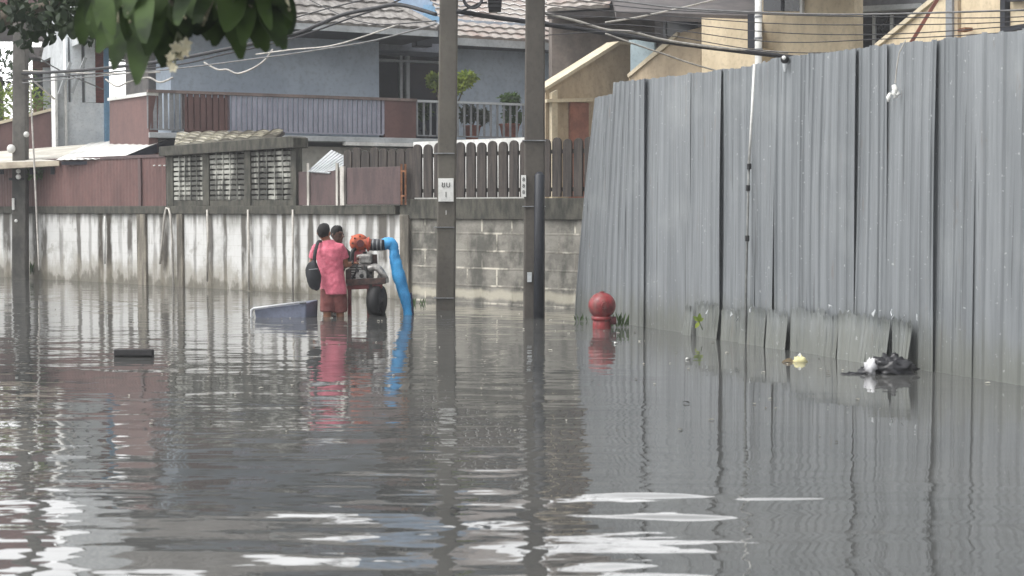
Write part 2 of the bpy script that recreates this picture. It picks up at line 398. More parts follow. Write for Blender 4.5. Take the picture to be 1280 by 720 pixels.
def block_mat():
    w = N('grey block work'); p = w.pos()
    rel = w.n('ShaderNodeVectorMath', operation='SUBTRACT'); w.l(p, rel.inputs[0]); rel.inputs[1].default_value = W.a
    dt = w.n('ShaderNodeVectorMath', operation='DOT_PRODUCT'); w.l(rel.outputs[0], dt.inputs[0]); dt.inputs[1].default_value = W.t
    sp = w.n('ShaderNodeSeparateXYZ'); w.l(p, sp.inputs[0]); cv = w.n('ShaderNodeCombineXYZ'); w.l(dt.outputs['Value'], cv.inputs[0]); w.l(sp.outputs[2], cv.inputs[1]); V = cv.outputs[0]
    br = w.n('ShaderNodeTexBrick'); w.l(V, br.inputs['Vector']); br.inputs['Scale'].default_value = 1; br.inputs['Brick Width'].default_value = .62; br.inputs['Row Height'].default_value = .27; br.inputs['Mortar'].default_value = lin((116, 112, 104))
    br.inputs['Mortar Size'].default_value = .02; br.inputs['Mortar Smooth'].default_value = .6; br.inputs['Color1'].default_value = lin((122, 119, 112)); br.inputs['Color2'].default_value = lin((96, 94, 88))
    b = w.smooth(w.noise(V, 3.4, 7, .7), .4, .6)
    col = w.mix(w.math('MULTIPLY', b, .6), br.outputs['Color'], lin((152, 149, 140)))
    eff = w.smooth(w.noise(w.mapv(V, (1, 1.6, 1)), 1.7, 4), .5, .58)
    col = w.mix(w.math('MULTIPLY', w.math('MULTIPLY', br.outputs['Fac'], eff), .9), col, lin((206, 200, 186)))
    col = w.mix(w.math('MULTIPLY', w.smooth(w.noise(w.mapv(V, (1.5, .8, 1)), 1.8, 5), .46, .62), .75), col, lin((62, 62, 57)))
    tide = w.math('ADD', sp.outputs[2], w.math('MULTIPLY', w.math('SUBTRACT', w.noise(w.mapv(V, (1.5, .4, 1)), 1.5, 4), .5), .3))
    band = w.math('MULTIPLY', w.smooth(tide, .04, .1), w.math('SUBTRACT', 1, w.smooth(tide, .17, .24)))
    col = w.mix(w.math('MULTIPLY', band, .55), col, lin((196, 190, 172)))
    w.bump(w.math('ADD', w.noise(V, 16, 5), w.math('MULTIPLY', br.outputs['Fac'], .8)), .5, .012)
    return w.fin(col, .88)
t = thing('block_wall', 'grey concrete block wall with pale mortar lines behind the two poles', 'wall', W.pt((uM+uR)/2, -.45))
MB().fbox(W, uM+.02, uR+9, -.6, 1.3, -.22, -.02).build('wall_face', block_mat(), t)
MB().fbox(W, uM+.02, uR+9, 1.3, 1.62, -.25, .03).build('coping', M_DARKCON, t, bevel=.01)

# pipes on the wall
def pipe(pts, r, label, mat=M_PIPE, name='drain_pipe', cat='pipe', group=None, seg=8):
    return tag(MB().tube(pts, r, seg).build(name, mat, smooth=True), label, cat, group)
def wp(px, py, n=.08): u, z = W.hit(px, py, n); return W.pt(u, z, n)
pipe([wp(200, 330), wp(203, 300), wp(206, 268), wp(208, 260), wp(211, 261), wp(213, 268), wp(215, 300), wp(217, 362)], .022, 'pale bent pipe looping over the wall top between two dark pilasters')
pipe([wp(259, 262), wp(260, 300), wp(259, 352)], .02, 'straight pale pipe on the wall below the middle of the vent blocks')
pipe([wp(310, 262), wp(311, 320), wp(311, 362)], .02, 'straight pale pipe on the wall below the last post of the vent blocks')
pipe([wp(366, 262), wp(366, 310), wp(366, 372)], .018, 'thin pale pipe on the wall just behind the pink shirted person')
pipe([wp(131, 270), wp(131, 330)], .018, 'short white pipe between two dark wall stains below maroon sheeting', M_WHITE)

# ------------------------------------------------------------------ maroon sheeting on the wall, left
t = thing('metal_sheeting', 'long faded maroon metal sheeting standing on the white wall at left', 'fence', W.pt(W.U(60), 1.52))
ua, ub = W.U(-200), W.U(208)
def sheet(u, v):
    x = ua + (ub-ua)*u; return W.pt(x, 1.5 + .96*v, .0 + .014*(abs(((x/.11) % 1)-.5)*2))
MB().grid(sheet, int((ub-ua)/.0275), 1).build('sheet', M_MAROON, t, solid=.004)
MB().fbox(W, ua, ub, 2.44, 2.50, -.02, .03).build('top_rail', M_MAROON2, t)
for px in (-60, 176): MB().fbox(W, W.U(px), W.U(px+3), 1.5, 2.43, .02, .05).build('post', M_MAROON2, t)
# small white rings on the rail
for px in (193, 200, 206):
    tag(MB().ball(wp(px, 207, .1), (.03, .03, .016), 10, 6).build('insulator_knob', M_WHITE, smooth=True), {193: 'first of three tiny white knobs on the maroon sheeting, furthest from the vent blocks', 200: 'middle one of three tiny white knobs on the maroon sheeting', 206: 'last of three tiny white knobs on the maroon sheeting, beside the vent blocks'}[px], 'knob', 'white knobs on the maroon sheeting')

# ------------------------------------------------------------------ ventilation block wall
t = thing('vent_block_screen', 'weathered pale vent block screen in dark frame standing on the wall', 'screen', W.pt(W.U(290), 1.52))
posts = [(212, 219), (256, 264), (308, 316), (366, 373)]
def vtop(px): return W.Z(px, 190 - (px-212)*13/160)
vent_mat = N('stained vent block'); _v = vent_mat.obj()
_c = vent_mat.mix(vent_mat.smooth(vent_mat.noise(_v, 2.2, 5, .6), .42, .58), lin((170, 170, 162)), lin((116, 116, 110)))
_c = vent_mat.mix(vent_mat.math('MULTIPLY', vent_mat.smooth(vent_mat.noise(vent_mat.mapv(_v, (4, 4, .5)), 1.3, 4, .6), .46, .57), .88), _c, lin((58, 58, 54)))
M_VENT = vent_mat.fin(_c, .9)
for a, b in posts:
    MB().fbox(W, W.U(a), W.U(b), 1.52, vtop(a)-.02, -.1, .05).build('post', M_DARKCON, t, bevel=.008)
MB().poly(W, [(W.U(208), vtop(208)-.08), (W.U(376), vtop(376)-.11), (W.U(376), vtop(376)+.06), (W.U(372), vtop(372)+.09), (W.U(208), vtop(208)+.1)], -.18, .16).build('top_beam', M_DARKCON, t, bevel=.01)
MB().fbox(W, W.U(213), W.U(372), 1.515, 1.62, -.09, .03).build('bottom_beam', M_DARKCON, t)
for (a0, a), (b, b1) in zip(posts[:-1], posts[1:]):
    m = MB(); u0, u1 = W.U(a)+.01, W.U(b)-.01; zt = vtop((a+b)/2)-.1; n = 9; st = (zt-1.63)/n
    for i in range(n):
        z = 1.63 + st*i
        m.box8([W.pt(u0,z,.03),W.pt(u1,z,.03),W.pt(u1,z+.03,-.08),W.pt(u0,z+.03,-.08),W.pt(u0,z+st*.62,.03),W.pt(u1,z+st*.62,.03),W.pt(u1,z+st*.9,-.08),W.pt(u0,z+st*.9,-.08)])
    k = 5
    for i in range(1, k): x = u0+(u1-u0)*i/k; m.fbox(W, x-.012, x+.012, 1.62, zt, -.06, .042)
    m.fbox(W, u0, u1, 1.62, zt, -.105, -.085)
    m.build('vent_panel', M_VENT, t)

# ------------------------------------------------------------------ awnings left
t = thing('metal_awning', 'bright white metal awning with dark navy side sloping over maroon sheeting', 'awning', P(148, 199, 30.3))
q = [P(70, 200, 31.2), P(148, 198, 30.3), P(226, 167, 32.5), P(112, 179, 34.8)]
def aw(u, v):
    p = q[0].lerp(q[1], u).lerp(q[3].lerp(q[2], u), v); return p + Vector((0, 0, .006*math.sin(u*2*math.pi*9)))
MB().grid(aw, 90, 3).build('roof_sheet', simple('white roof sheet', (232, 232, 228), (206, 206, 202), 1.5, .45, stretch=(1, 1, 1), bump=.05), t, solid=.006, smooth=True)
M_NAVY = simple('navy sheet', (44, 48, 66), (34, 36, 50), 3, .6)
MB().box8([q[1]+Vector((0,.02,-.05)), q[2]+Vector((0,.02,-.3)), q[2]+Vector((-.1,.1,-.3)), q[1]+Vector((-.1,.1,-.05)), q[1]+Vector((0,.02,-.02)), q[2]+Vector((0,.02,-.02)), q[2]+Vector((-.1,.1,-.02)), q[1]+Vector((-.1,.1,-.02))]).build('side_board', M_NAVY, t)
MB().bar(P(78, 204, 31.3), P(146, 203, 30.5), .05, .07).build('front_beam', M_NAVY, t)
t = thing('old_awning', 'older beige grey awning with shaded lip beside the bright white awning', 'awning', P(30, 204, 32))
MB().slab([P(-60, 206, 31.6), P(84, 200, 31.6), P(150, 177, 35.2), P(-60, 194, 35.2)], .05).build('roof_sheet', simple('weathered sheet', (206, 202, 192), (170, 166, 154), 2, .6), t)
MB().slab([P(-60, 204.5, 31.5), P(74, 201, 31.5), P(74, 207, 31.45), P(-60, 214, 31.45)], .04).build('lip', simple('beige board', (176, 166, 148), (146, 136, 120), 2, .8), t)
for px in (2, 40, 66): MB().bar(P(px, 208, 31.7), P(px, 218, 31.7), .08).build('bracket', M_VOID, t)
# lean-to tiles behind the vent blocks
t = thing('lean_to_roof', 'low cream tiled lean-to roof just behind the vent blocks', 'roof', P(280, 180, 30))
tile_roof(MB(), P(218, 184, 29.6), P(345, 172, 29.6), P(222, 167, 31.2), P(356, 164, 31.2), 5, .28).build('tiles', M_TILE3, t)
MB().slab([P(218, 185, 29.6), P(345, 173, 29.6), P(356, 165, 31.2), P(222, 168, 31.2)], .05).build('deck', M_DKROOF, t)

# ------------------------------------------------------------------ left buildings
TF = Frame(gp(68, 36.0), gp(137, 36.6))
t = thing('stair_tower', 'narrow white building with tall slots and light blue edge at left', 'building', TF.pt(TF.U(100), 0))
def tb(m, x0, y0, x1, y1, n0, n1, F=TF):
    return m.fbox(F, F.U(x0, 150), F.U(x1, 150), F.Z((x0+x1)/2, y1), F.Z((x0+x1)/2, y0), n0, n1)
m = MB()
for a, b in ((83, 86), (89.5, 103), (107.5, 120)): tb(m, a, 42, b, 128, -.25, 0)
tb(m, 83, 128.3, 130, 300, -.25, 0)
m.build('wall', simple('white render', (242, 246, 248), (222, 228, 232), 2, .8, bump=.15), t)
for a, b in ((86, 89.5), (103, 107.5)): tb(MB(), a, 46, b, 128, -.2, -.12).build('slot', M_GREYP, t)
tb(MB(), 68, 92, 71, 300, -.3, .12).build('pier', M_WHITE, t); tb(MB(), 71.2, 92, 80, 300, -.3, .02).build('side_panel', M_PALE, t); tb(MB(), 80.2, 92, 83, 300, -.3, .1).build('pier', M_WHITE, t)
tb(MB(), 120.2, 58, 130.5, 128, -.2, -.02).build('cladding', simple('maroon cladding', (128, 70, 62), (98, 54, 50), 9, .7, stretch=(1, 1, 3)), t)
tb(MB(), 130.6, 60, 136.5, 300, -.2, .06).build('corner_strip', M_BLUEP, t)
for a, b in (((88, 78), (74, 118)), ((107, 72), (90, 116))):
    MB().bar(TF.pt(*TF.hit(*a, .2), .2), TF.pt(*TF.hit(*b, .2), .2), .07).build('brace', M_PALE, t)
tb(MB(), 88, 44, 136, 300, -2.2, -.31).build('back_block', M_PALE, t)
BF = Frame(gp(-80, 38.5), gp(70, 38.5))
t = thing('maroon_parapet', 'maroon balcony parapet with pale coping below yellow green bush', 'parapet', BF.pt(BF.U(30), 0))
m = MB(); m.poly(BF, [BF.hit(-80, 176), BF.hit(-80, 300), BF.hit(68, 300), BF.hit(68, 138)], -.2, 0); m.build('wall_face', M_MAROON, t)
m = MB(); m.poly(BF, [BF.hit(-80, 176), BF.hit(68, 138), BF.hit(68, 134.5), BF.hit(-80, 172)], -.24, .05); m.build('coping', M_CREAM, t)
HF2 = Frame(gp(-60, 44.0), gp(90, 44.0))
t = thing('brown_house', 'brown brick house with dark roof edge behind the dark foliage', 'house', HF2.pt(HF2.U(40), 0))
def hb(m, x0, y0, x1, y1, n0, n1): return tb(m, x0, y0, x1, y1, n0, n1, HF2)
hb(MB(), 36, 62, 64, 230, -3, -.4).build('wall', M_BROWN, t); hb(MB(), 64.3, 52, 86, 230, -3, 0).build('wall', M_BROWN, t)
hb(MB(), 34, 61, 70, 74, -.39, .5).build('eave', M_DKROOF, t); hb(MB(), 53, 84, 62, 230, -.39, -.1).build('pillar', M_PALE, t)
hb(MB(), 38, 90, 52, 120, -.39, -.35).build('window', M_GLASS, t)
hb(MB(), -60, -60, 20, 33, -3, .2).build('upper_wall', simple('dusty maroon wall', (132, 88, 86), (104, 70, 70), 3, .8), t)
hb(MB(), -60, 33.5, 21, 38, -3, .35).build('upper_eave', M_MAROON2, t)
# second maroon parapet, between tower and blue house
QF = Frame(gp(137, 33.4), gp(186, 31.6))
t = thing('balcony_side', 'short maroon balcony side wall with slanting white top beside the white tower', 'parapet', QF.pt(QF.U(160), 0))
MB().poly(QF, [QF.hit(137, 300), QF.hit(186, 300), QF.hit(186, 119), QF.hit(137, 126)], -.2, 0).build('wall_face', M_MAROON, t)
MB().poly(QF, [QF.hit(137, 126.2), QF.hit(186, 119.2), QF.hit(186, 115), QF.hit(137, 122.5)], -.25, .05).build('coping', M_WHITE, t)

# ------------------------------------------------------------------ blue house
t = thing('blue_house', 'pale blue house with grey tiled hip roofs and a long upstairs balcony', 'house', H.pt(H.U(400), 0))
u = lambda px, n=0: H.U(px, 150, n)
zf, zr = 3.03, 3.87
MB().fbox(H, u(186), u(655), 2.92, zf, -3.2, .02).build('balcony_slab', M_PALE, t, bevel=.01)
MB().fbox(H, u(430), u(560), 2.84, 2.915, -.1, .12).build('slab_edge', M_WHITE, t)
MB().fbox(H, u(190), u(760), -.5, 2.83, -3.2, -.6).build('lower_wall', simple('lower render', (214, 212, 204), (184, 182, 174), 1, .85), t)
wl = -1.1
MB().fbox(H, u(214, wl), u(474, wl), zf+.002, 6.0, wl-3.5, wl).build('wall', M_BLUEWALL, t)
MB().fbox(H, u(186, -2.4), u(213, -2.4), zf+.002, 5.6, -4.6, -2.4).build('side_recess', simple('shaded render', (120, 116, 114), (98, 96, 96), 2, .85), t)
MB().fbox(H, u(562, -2.2), u(790, -2.2), zf+.002, 6.0, -5.4, -2.2).build('wall', M_BLUEWALL, t)
MB().fbox(H, u(474.5, wl), u(575, -2.6), zf+.002, 5.9, -4.8, -2.6).build('recess_wall', M_VOID, t)  # near-black sheet draws the unlit door opening
d = MB(); 
for a, b in ((500, 503), (508, 512), (560, 563)): d.fbox(H, u(a, -2.5), u(b, -2.5), zf+.003, H.Z(505, 66, -2.5), -2.58, -2.48)
d.fbox(H, u(474, -2.5), u(563, -2.5), H.Z(510, 78, -2.5), H.Z(510, 75, -2.5), -2.57, -2.47); dd = d.build('door_frame', M_PALE, t)
MB().fbox(H, u(513, -2.5), u(559, -2.5), zf+.01, H.Z(530, 80, -2.5), -2.575, -2.53).build('glass_door', M_GLASS, t)
MB().fbox(H, u(474, -1.5), u(566, -1.5), H.Z(510, 64, -1.5), H.Z(510, 53, -1.5), -2.6, -1.5).build('door_canopy', simple('grey canopy', (120, 124, 134), (96, 100, 110), 2, .7), t)
# speaker-like box under the eave
MB().fbox(H, u(521, -.9), u(541, -.9), H.Z(530, 58, -.9), H.Z(530, 44, -.9), -1.2, -.9).build('vent_box', M_VOID, t, bevel=.02)
# left roof
ze = H.Z(450, 33, .5); eL, eR = u(163, .5), u(548, .5)
E = lambda uu, z, n: H.pt(uu, z, n)
rz = ze + 3.5
rl = tile_roof(MB(), E(eL, ze, .5), E(eR, ze, .5), E(eL, rz, -4.6), E(eR-4.4, rz, -4.6), 17, .3); 
tile_roof(rl, E(eR, ze, .5), E(eR, ze, -9.7), E(eR-4.4, rz, -4.6), E(eR-4.4, rz, -4.61), 17, .3)
tile_roof(rl, E(eR, ze, -9.7), E(eL, ze, -9.7), E(eR-4.4, rz, -4.61), E(eL, rz, -4.61), 17, .3)
ro = rl.build('roof', M_TILE1, t)
MB().tube([E(eR, ze+.06, .5), E(eR-4.4, rz+.06, -4.6), E(eL, rz+.06, -4.6)], .09, 8).build('ridge_cap', M_TILE1, ro)
MB().add([E(eL+.02, ze-.1, .45), E(eL+.02, ze-.1, -9.6), E(eL+.02, rz-.05, -4.6), E(eL+.12, ze-.1, .45), E(eL+.12, ze-.1, -9.6), E(eL+.12, rz-.05, -4.6)], [(0,1,2),(5,4,3),(0,3,4,1),(1,4,5,2),(2,5,3,0)]).build('gable_board', M_PALE, ro)
MB().fbox(H, eL, eR, ze-.13, ze+.0, .44, .5).build('fascia', M_PALE, ro)
MB().fbox(H, eL, eR, ze-.12, ze-.08, -3.5, .43).build('soffit', M_VOID, ro)  # shade under the eave is put into the soffit colour
# right roof
ze2 = H.Z(660, 52, -1.3); a2, b2 = u(560, -1.3), u(790, -1.3)
rr = tile_roof(MB(), E(a2, ze2, -1.3), E(b2, ze2, -1.3), E(a2+1.2, ze2+2.6, -6.4), E(b2, ze2+2.6, -6.4), 16, .3)
ro2 = rr.build('roof', M_TILE2, t)
MB().fbox(H, a2, b2, ze2-.17, ze2, -1.36, -1.3).build('fascia', M_PALE, ro2)
MB().fbox(H, a2, b2, ze2-.15, ze2-.1, -3.5, -1.37).build('soffit', M_VOID, ro2)  # near-black colour carries the shade below this eave
# balcony railings
def bars(m, x0, x1, step, wid, z0=zf+.08, z1=zr-.03, n0=-.06, n1=-.02):
    a, b = u(x0), u(x1); k = int((b-a)/step)
    for i in range(k+1): x = a+(b-a)*i/k; m.fbox(H, x-wid/2, x+wid/2, z0, z1, n0, n1)
    m.fbox(H, a, b, z0-.03, z0, n0, n1); return m
bars(MB(), 187, 229, .1, .075).build('railing_panel', M_GREYP, t)
bars(MB(), 286, 480, .11, .075).build('railing_panel', M_LAV, t)
bars(MB(), 522, 655, .16, .04).build('railing_panel', M_GREYP, t)
m = MB(); bars(m, 231, 285, .12, .1); m.fbox(H, u(231), u(285), zf+.01, zr-.09, -.075, -.06); m.build('railing_gate', M_MAROON, t)
MB().fbox(H, u(481), u(520), zf+.001, zr-.02, -.12, 0).build('railing_pier', M_MAROON, t)
MB().fbox(H, u(185), u(521), zr-.03, zr+.03, -.09, .03).build('handrail', simple('brown handrail', (132, 116, 110), (104, 90, 86), 3, .6), t)
MB().fbox(H, u(521.5), u(656), zr-.04, zr+.01, -.08, .02).build('handrail', M_PALE, t)
# further pale blue building seen between the two roofs
BB = Frame(gp(440, 47), gp(600, 47)); t2 = thing('distant_blue_building', 'pale blue building glimpsed between the two tiled roofs', 'building', BB.pt(3, 0))
MB().fbox(BB, BB.U(455), BB.U(585), 0, BB.Z(520, -150), -4, 0).build('wall', simple('sky blue wall', (170, 192, 216), (150, 172, 198), 2, .8), t2)
MB().fbox(BB, BB.U(455)-.3, BB.U(585)+.3, BB.Z(520, -150)+.005, BB.Z(520, -154), -4.3, .3).build('roof', M_PALE, t2)
for px in (478, 530): MB().fbox(BB, BB.U(px), BB.U(px+22), BB.Z(px, 26), BB.Z(px, 6), -.02, .02).build('window', M_BLUEP, t2)

# ------------------------------------------------------------------ picket fence and gate panels on the block wall
t = thing('picket_fence', 'dark weathered plank fence with rounded tops on the block wall', 'fence', W.pt(W.U(600), 1.62))
M_PICK = simple('dark plank', (76, 69, 64), (50, 46, 44), 4, .85, stretch=(5, 5, .5), bump=.4)
def picket(uc, w_, z0, z1, n, mat=M_PICK):
    pts = [(uc-w_/2, z0), (uc+w_/2, z0), (uc+w_/2, z1-w_*.45)] + [(uc+w_/2*math.cos(a), z1-w_*.45+w_*.45*math.sin(a)) for a in [R(x) for x in (30, 60, 90, 120, 150)]] + [(uc-w_/2, z1-w_*.45)]
    return MB().poly(W, pts, n-.035, n).build('picket', mat, t)
px = 516.0; 
while px < 760:
    ua_, ub_ = W.U(px), W.U(px+13.4)
    sp = (ub_-ua_); picket(ua_+sp/2, sp*.78, 1.64, 2.5 + rnd.uniform(-.02, .02), .03); px += 13.4
for i, px in enumerate([x for x in range(428, 516, 11)]):
    ua_, ub_ = W.U(px), W.U(px+11); picket((ua_+ub_)/2, (ub_-ua_)*.86, 1.54, 2.46+rnd.uniform(-.03, .03), -.02)
MB().fbox(W, W.U(428), W.U(760), 2.28, 2.34, -.1, -.06).build('rail', M_PICK, t); MB().fbox(W, W.U(428), W.U(760), 1.72, 1.78, -.1, -.06).build('rail', M_PICK, t)
t = thing('gate_panel', 'dark maroon metal gate panel with rusty tube hinge frame on the wall', 'gate', W.pt(W.U(470), 1.52))
MB().fbox(W, W.U(438), W.U(505), 1.53, W.Z(470, 209), .05, .08).build('panel', M_MAROON2, t, bevel=.01)
MB().fbox(W, W.U(430), W.U(435), 1.52, W.Z(432, 208), .04, .09).build('post', M_PIPE, t)
m = MB()
for px in (507, 512): m.bar(W.pt(W.U(px), 1.53, .09), W.pt(W.U(px), W.Z(px, 205), .09), .03)
for py in (214, 245): m.bar(W.pt(W.U(507), W.Z(509, py), .09), W.pt(W.U(512), W.Z(509, py), .09), .03)
m.build('hinge_frame', M_RUST, t)
t = thing('sheet_barrier', 'dark maroon sheet with thin pale posts between vent blocks and gate panel', 'fence', W.pt(W.U(402), 1.52))
MB().fbox(W, W.U(374), W.U(430), 1.525, W.Z(400, 214), -.02, .01).build('panel', M_MAROON2, t)
for px in (386, 422): MB().fbox(W, W.U(px), W.U(px+2.5), 1.52, W.Z(px, 204), .012, .04).build('post', M_PIPE, t)
t = thing('glare_slats', 'small pale slats added for a bright glare above the maroon sheet panel', 'awning', W.pt(W.U(400), 2.1))  # pale slats added to draw a bright glare patch as a solid
q = [W.pt(W.U(387), W.Z(387, 214), .05), W.pt(W.U(415), W.Z(415, 216), .05), W.pt(W.U(415), W.Z(415, 199), -.5), W.pt(W.U(387), W.Z(387, 186), -.5)]
for i in range(8):
    a, b = (i+.08)/8, (i+.8)/8
    MB().slab([q[0].lerp(q[1], a), q[0].lerp(q[1], b), q[3].lerp(q[2], b), q[3].lerp(q[2], a)], .02).build('slat', M_PALE, t)

t = thing('yard_wall', 'white yard wall top showing just behind the dark plank fence', 'wall', W.pt(W.U(590, 262, -1.1), -.45))
MB().fbox(W, W.U(517, 262, -1.1), W.U(656, 262, -1.1), -.5, W.Z(600, 174, -1.1), -1.3, -1.1).build('wall_face', M_WHITE, t)
# ------------------------------------------------------------------ beige townhouses
def fr(x0, d0, x1, d1): return Frame(gp(x0, d0), gp(x1, d1))
A = fr(682, 30.0, 790, 31.6)
t = thing('beige_townhouse', 'beige townhouse with steep sloping side wall left of the metal fence', 'house', A.pt(A.U(735), 0))
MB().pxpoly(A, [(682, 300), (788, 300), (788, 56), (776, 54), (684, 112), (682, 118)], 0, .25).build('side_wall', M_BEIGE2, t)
MB().pxpoly(A, [(683, 113), (776, 55), (789, 56), (789, 53), (774, 51.5), (681, 110)], .05, .35).build('coping', M_CREAM, t)
MB().pxpoly(A, [(713, 300), (736, 300), (736, 129), (713, 127)], .06, .05).build('door', simple('brown door', (150, 100, 84), (122, 80, 66), 4, .7), t)
MB().pxpoly(A, [(690, 300), (697, 300), (697, 112), (690, 116)], .09, .08).build('pillar', M_CREAM, t)
MB().pxpoly(A, [(684, 128), (742, 127), (742, 122), (684, 124)], .14, .13).build('door_canopy', M_CREAM, t)
A2 = fr(670, 34.0, 885, 34.0)
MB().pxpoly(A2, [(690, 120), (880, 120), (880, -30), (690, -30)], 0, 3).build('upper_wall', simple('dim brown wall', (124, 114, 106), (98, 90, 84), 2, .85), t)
rt = tile_roof(MB(), P(684, 14, 33), P(762, 9, 33), P(684, -60, 38), P(790, -66, 38), 14, .3); r_ = rt.build('roof', M_TILE2, t)
MB().slab([P(684, 17, 33), P(884, 9, 33), P(884, 1, 34), P(684, 8, 34)], .12).build('soffit', M_DKROOF, r_)
B = fr(787, 30.5, 950, 28.5)
t = thing('second_townhouse', 'beige townhouse with bright square front and dark eaves behind white mast', 'house', B.pt(B.U(860), 0))
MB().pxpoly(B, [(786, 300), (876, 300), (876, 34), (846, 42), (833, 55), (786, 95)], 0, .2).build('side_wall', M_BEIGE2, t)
MB().pxpoly(B, [(785, 97), (834, 57), (847, 44), (846, 40), (831, 52), (784, 93)], .05, .3).build('coping', M_CREAM, t)
MB().pxpoly(B, [(877, 300), (952, 300), (952, 60), (935, 58), (935, 24), (877, 22)], .5, 1.2).build('front_block', M_BEIGE, t)
B2 = fr(780, 33, 960, 31.5)
MB().pxpoly(B2, [(786, 160), (818, 160), (818, 48), (786, 50)], 0, .2).build('blue_wall', simple('pale aqua wall', (176, 194, 200), (156, 174, 182), 2, .8), t)
MB().pxpoly(B2, [(818, 160), (950, 160), (950, -40), (818, -40)], -.1, 2.5).build('upper_wall', simple('dark grey wall', (116, 112, 110), (92, 88, 88), 2, .85), t)  # upper wall in mottled dark grey
w1 = MB().pxpoly(B2, [(832, 44), (872, 44), (872, 20), (832, 20)], -.05, .04).build('window', M_GLASS, t)
MB().pxpoly(B2, [(829, 46), (832, 46), (832, 18), (829, 18)], 0, .06).build('window_frame', M_GREYP, w1)
MB().slab([P(770, 14, 29.5), P(950, 20, 28.5), P(955, -30, 34), P(760, -30, 35)], .15).build('roof', M_DKROOF, t)
MB().pxpoly(B, [(934.5, 60), (945, 61), (945, 18), (934.5, 18)], .55, .1).build('dark_gap', M_VOID, t)  # dark plate that draws the shaded gap beside the front block
Cc = fr(950, 28.5, 1100, 26.5)
t = thing('third_townhouse', 'dull beige townhouse with strip of dark windows behind the metal fence', 'house', Cc.pt(Cc.U(1010), 0))
MB().pxpoly(Cc, [(953, 300), (1068, 300), (1068, -60), (953, -60)], 0, .25).build('wall', M_BEIGE, t)
w2 = MB().pxpoly(Cc, [(954, 14), (999, 14), (999, -22), (954, -22)], .02, .05).build('window', M_GLASS, t)
MB().pxpoly(Cc, [(976, 14), (979, 14), (979, -22), (976, -22)], .04, .05).build('window_frame', M_VOID, w2)
MB().pxpoly(Cc, [(999.5, 17), (1003, 17), (1003, -22), (999.5, -22)], .06, .06).build('window_trim', M_WHITE, w2)
C2 = fr(1050, 29.0, 1160, 28.0)
MB().pxpoly(C2, [(1060, 120), (1170, 120), (1170, -60), (1060, -60)], 0, .3).build('recess_wall', simple('grey infill', (112, 112, 114), (92, 92, 94), 3, .8), t)
for a in (1074, 1096, 1118): 
    wq = MB().pxpoly(C2, [(a, 62), (a+16, 62), (a+16, 18), (a, 18)], .03, .05).build('window', M_GLASS, t)
    MB().pxpoly(C2, [(a+16.3, 64), (a+20, 64), (a+20, 16), (a+16.3, 16)], .06, .06).build('window_frame', M_PALE, wq)
MB().pxpoly(C2, [(1068, 15.5), (1150, 10), (1150, 4), (1068, 8)], .3, .3).build('ledge', M_PALE, t)
MB().slab([P(905, -40, 26.0), P(1110, -46, 25.0), P(1110, -120, 31), P(905, -110, 32)], .2).build('roof', M_DKROOF, t)
D = fr(1095, 25.5, 1340, 21.0)
t = thing('fourth_townhouse', 'bright beige townhouse with sloping gable behind the fence top at right', 'house', D.pt(D.U(1200), 0))
MB().pxpoly(D, [(1096, 300), (1480, 300), (1480, -60), (1232, -60), (1180, -12), (1096, 58)], 0, .6).build('wall', M_BEIGE, t)
MB().pxpoly(D, [(1094, 60), (1181, -11), (1233, -58), (1232, -64), (1179, -16), (1093, 55)], .06, .7).build('coping', M_CREAM, t)
MB().pxpoly(D, [(1182, 300), (1190, 300), (1190, -60), (1182, -60)], .1, .09).build('post', M_GREYP, t)
MB().pxpoly(D, [(1190.5, 300), (1197, 300), (1197, -60), (1190.5, -60)], .06, .05).build('trim', M_BEIGE2, t)
MB().pxpoly(D, [(1250, 300), (1256, 300), (1256, -60), (1250, -60)], .1, .09).build('post', M_VOID, t)
MB().pxpoly(D, [(1252, 40), (1480, 6), (1480, -2), (1252, 34)], .22, .1).build('ledge', M_VOID, t)
MB().pxpoly(D, [(1258, 2), (1480, -8), (1480, -11), (1258, -1)], .12, .1).build('ledge', M_VOID, t)
MB().pxpoly(D, [(1197, 40), (1206, 38), (1206, 34), (1197, 36)], .2, .14).build('bracket', M_RUST, t)
tag(MB().bar(P(1136, 58, 23.0), P(1176, -8, 23.0), .05).build('prop_pole', simple('brown red pole', (128, 72, 56), (96, 56, 46), 6, .7)), 'slanting brown red pole leaning in front of bright beige gable', 'pole')
t = thing('white_mast', 'thin white mast pole rising behind the fence beside beige house', 'pole', P(948, 300, 26))
MB().tube([P(948, 300, 26), P(948, 85, 26), P(948, -60, 26)], .062, 10).build('shaft', M_WHITE, t, smooth=True)
for py in (21, 48, 62): MB().tube([P(948, py-1.2, 26), P(948, py+1.2, 26)], .075, 10).build('band', M_GREYP, t)

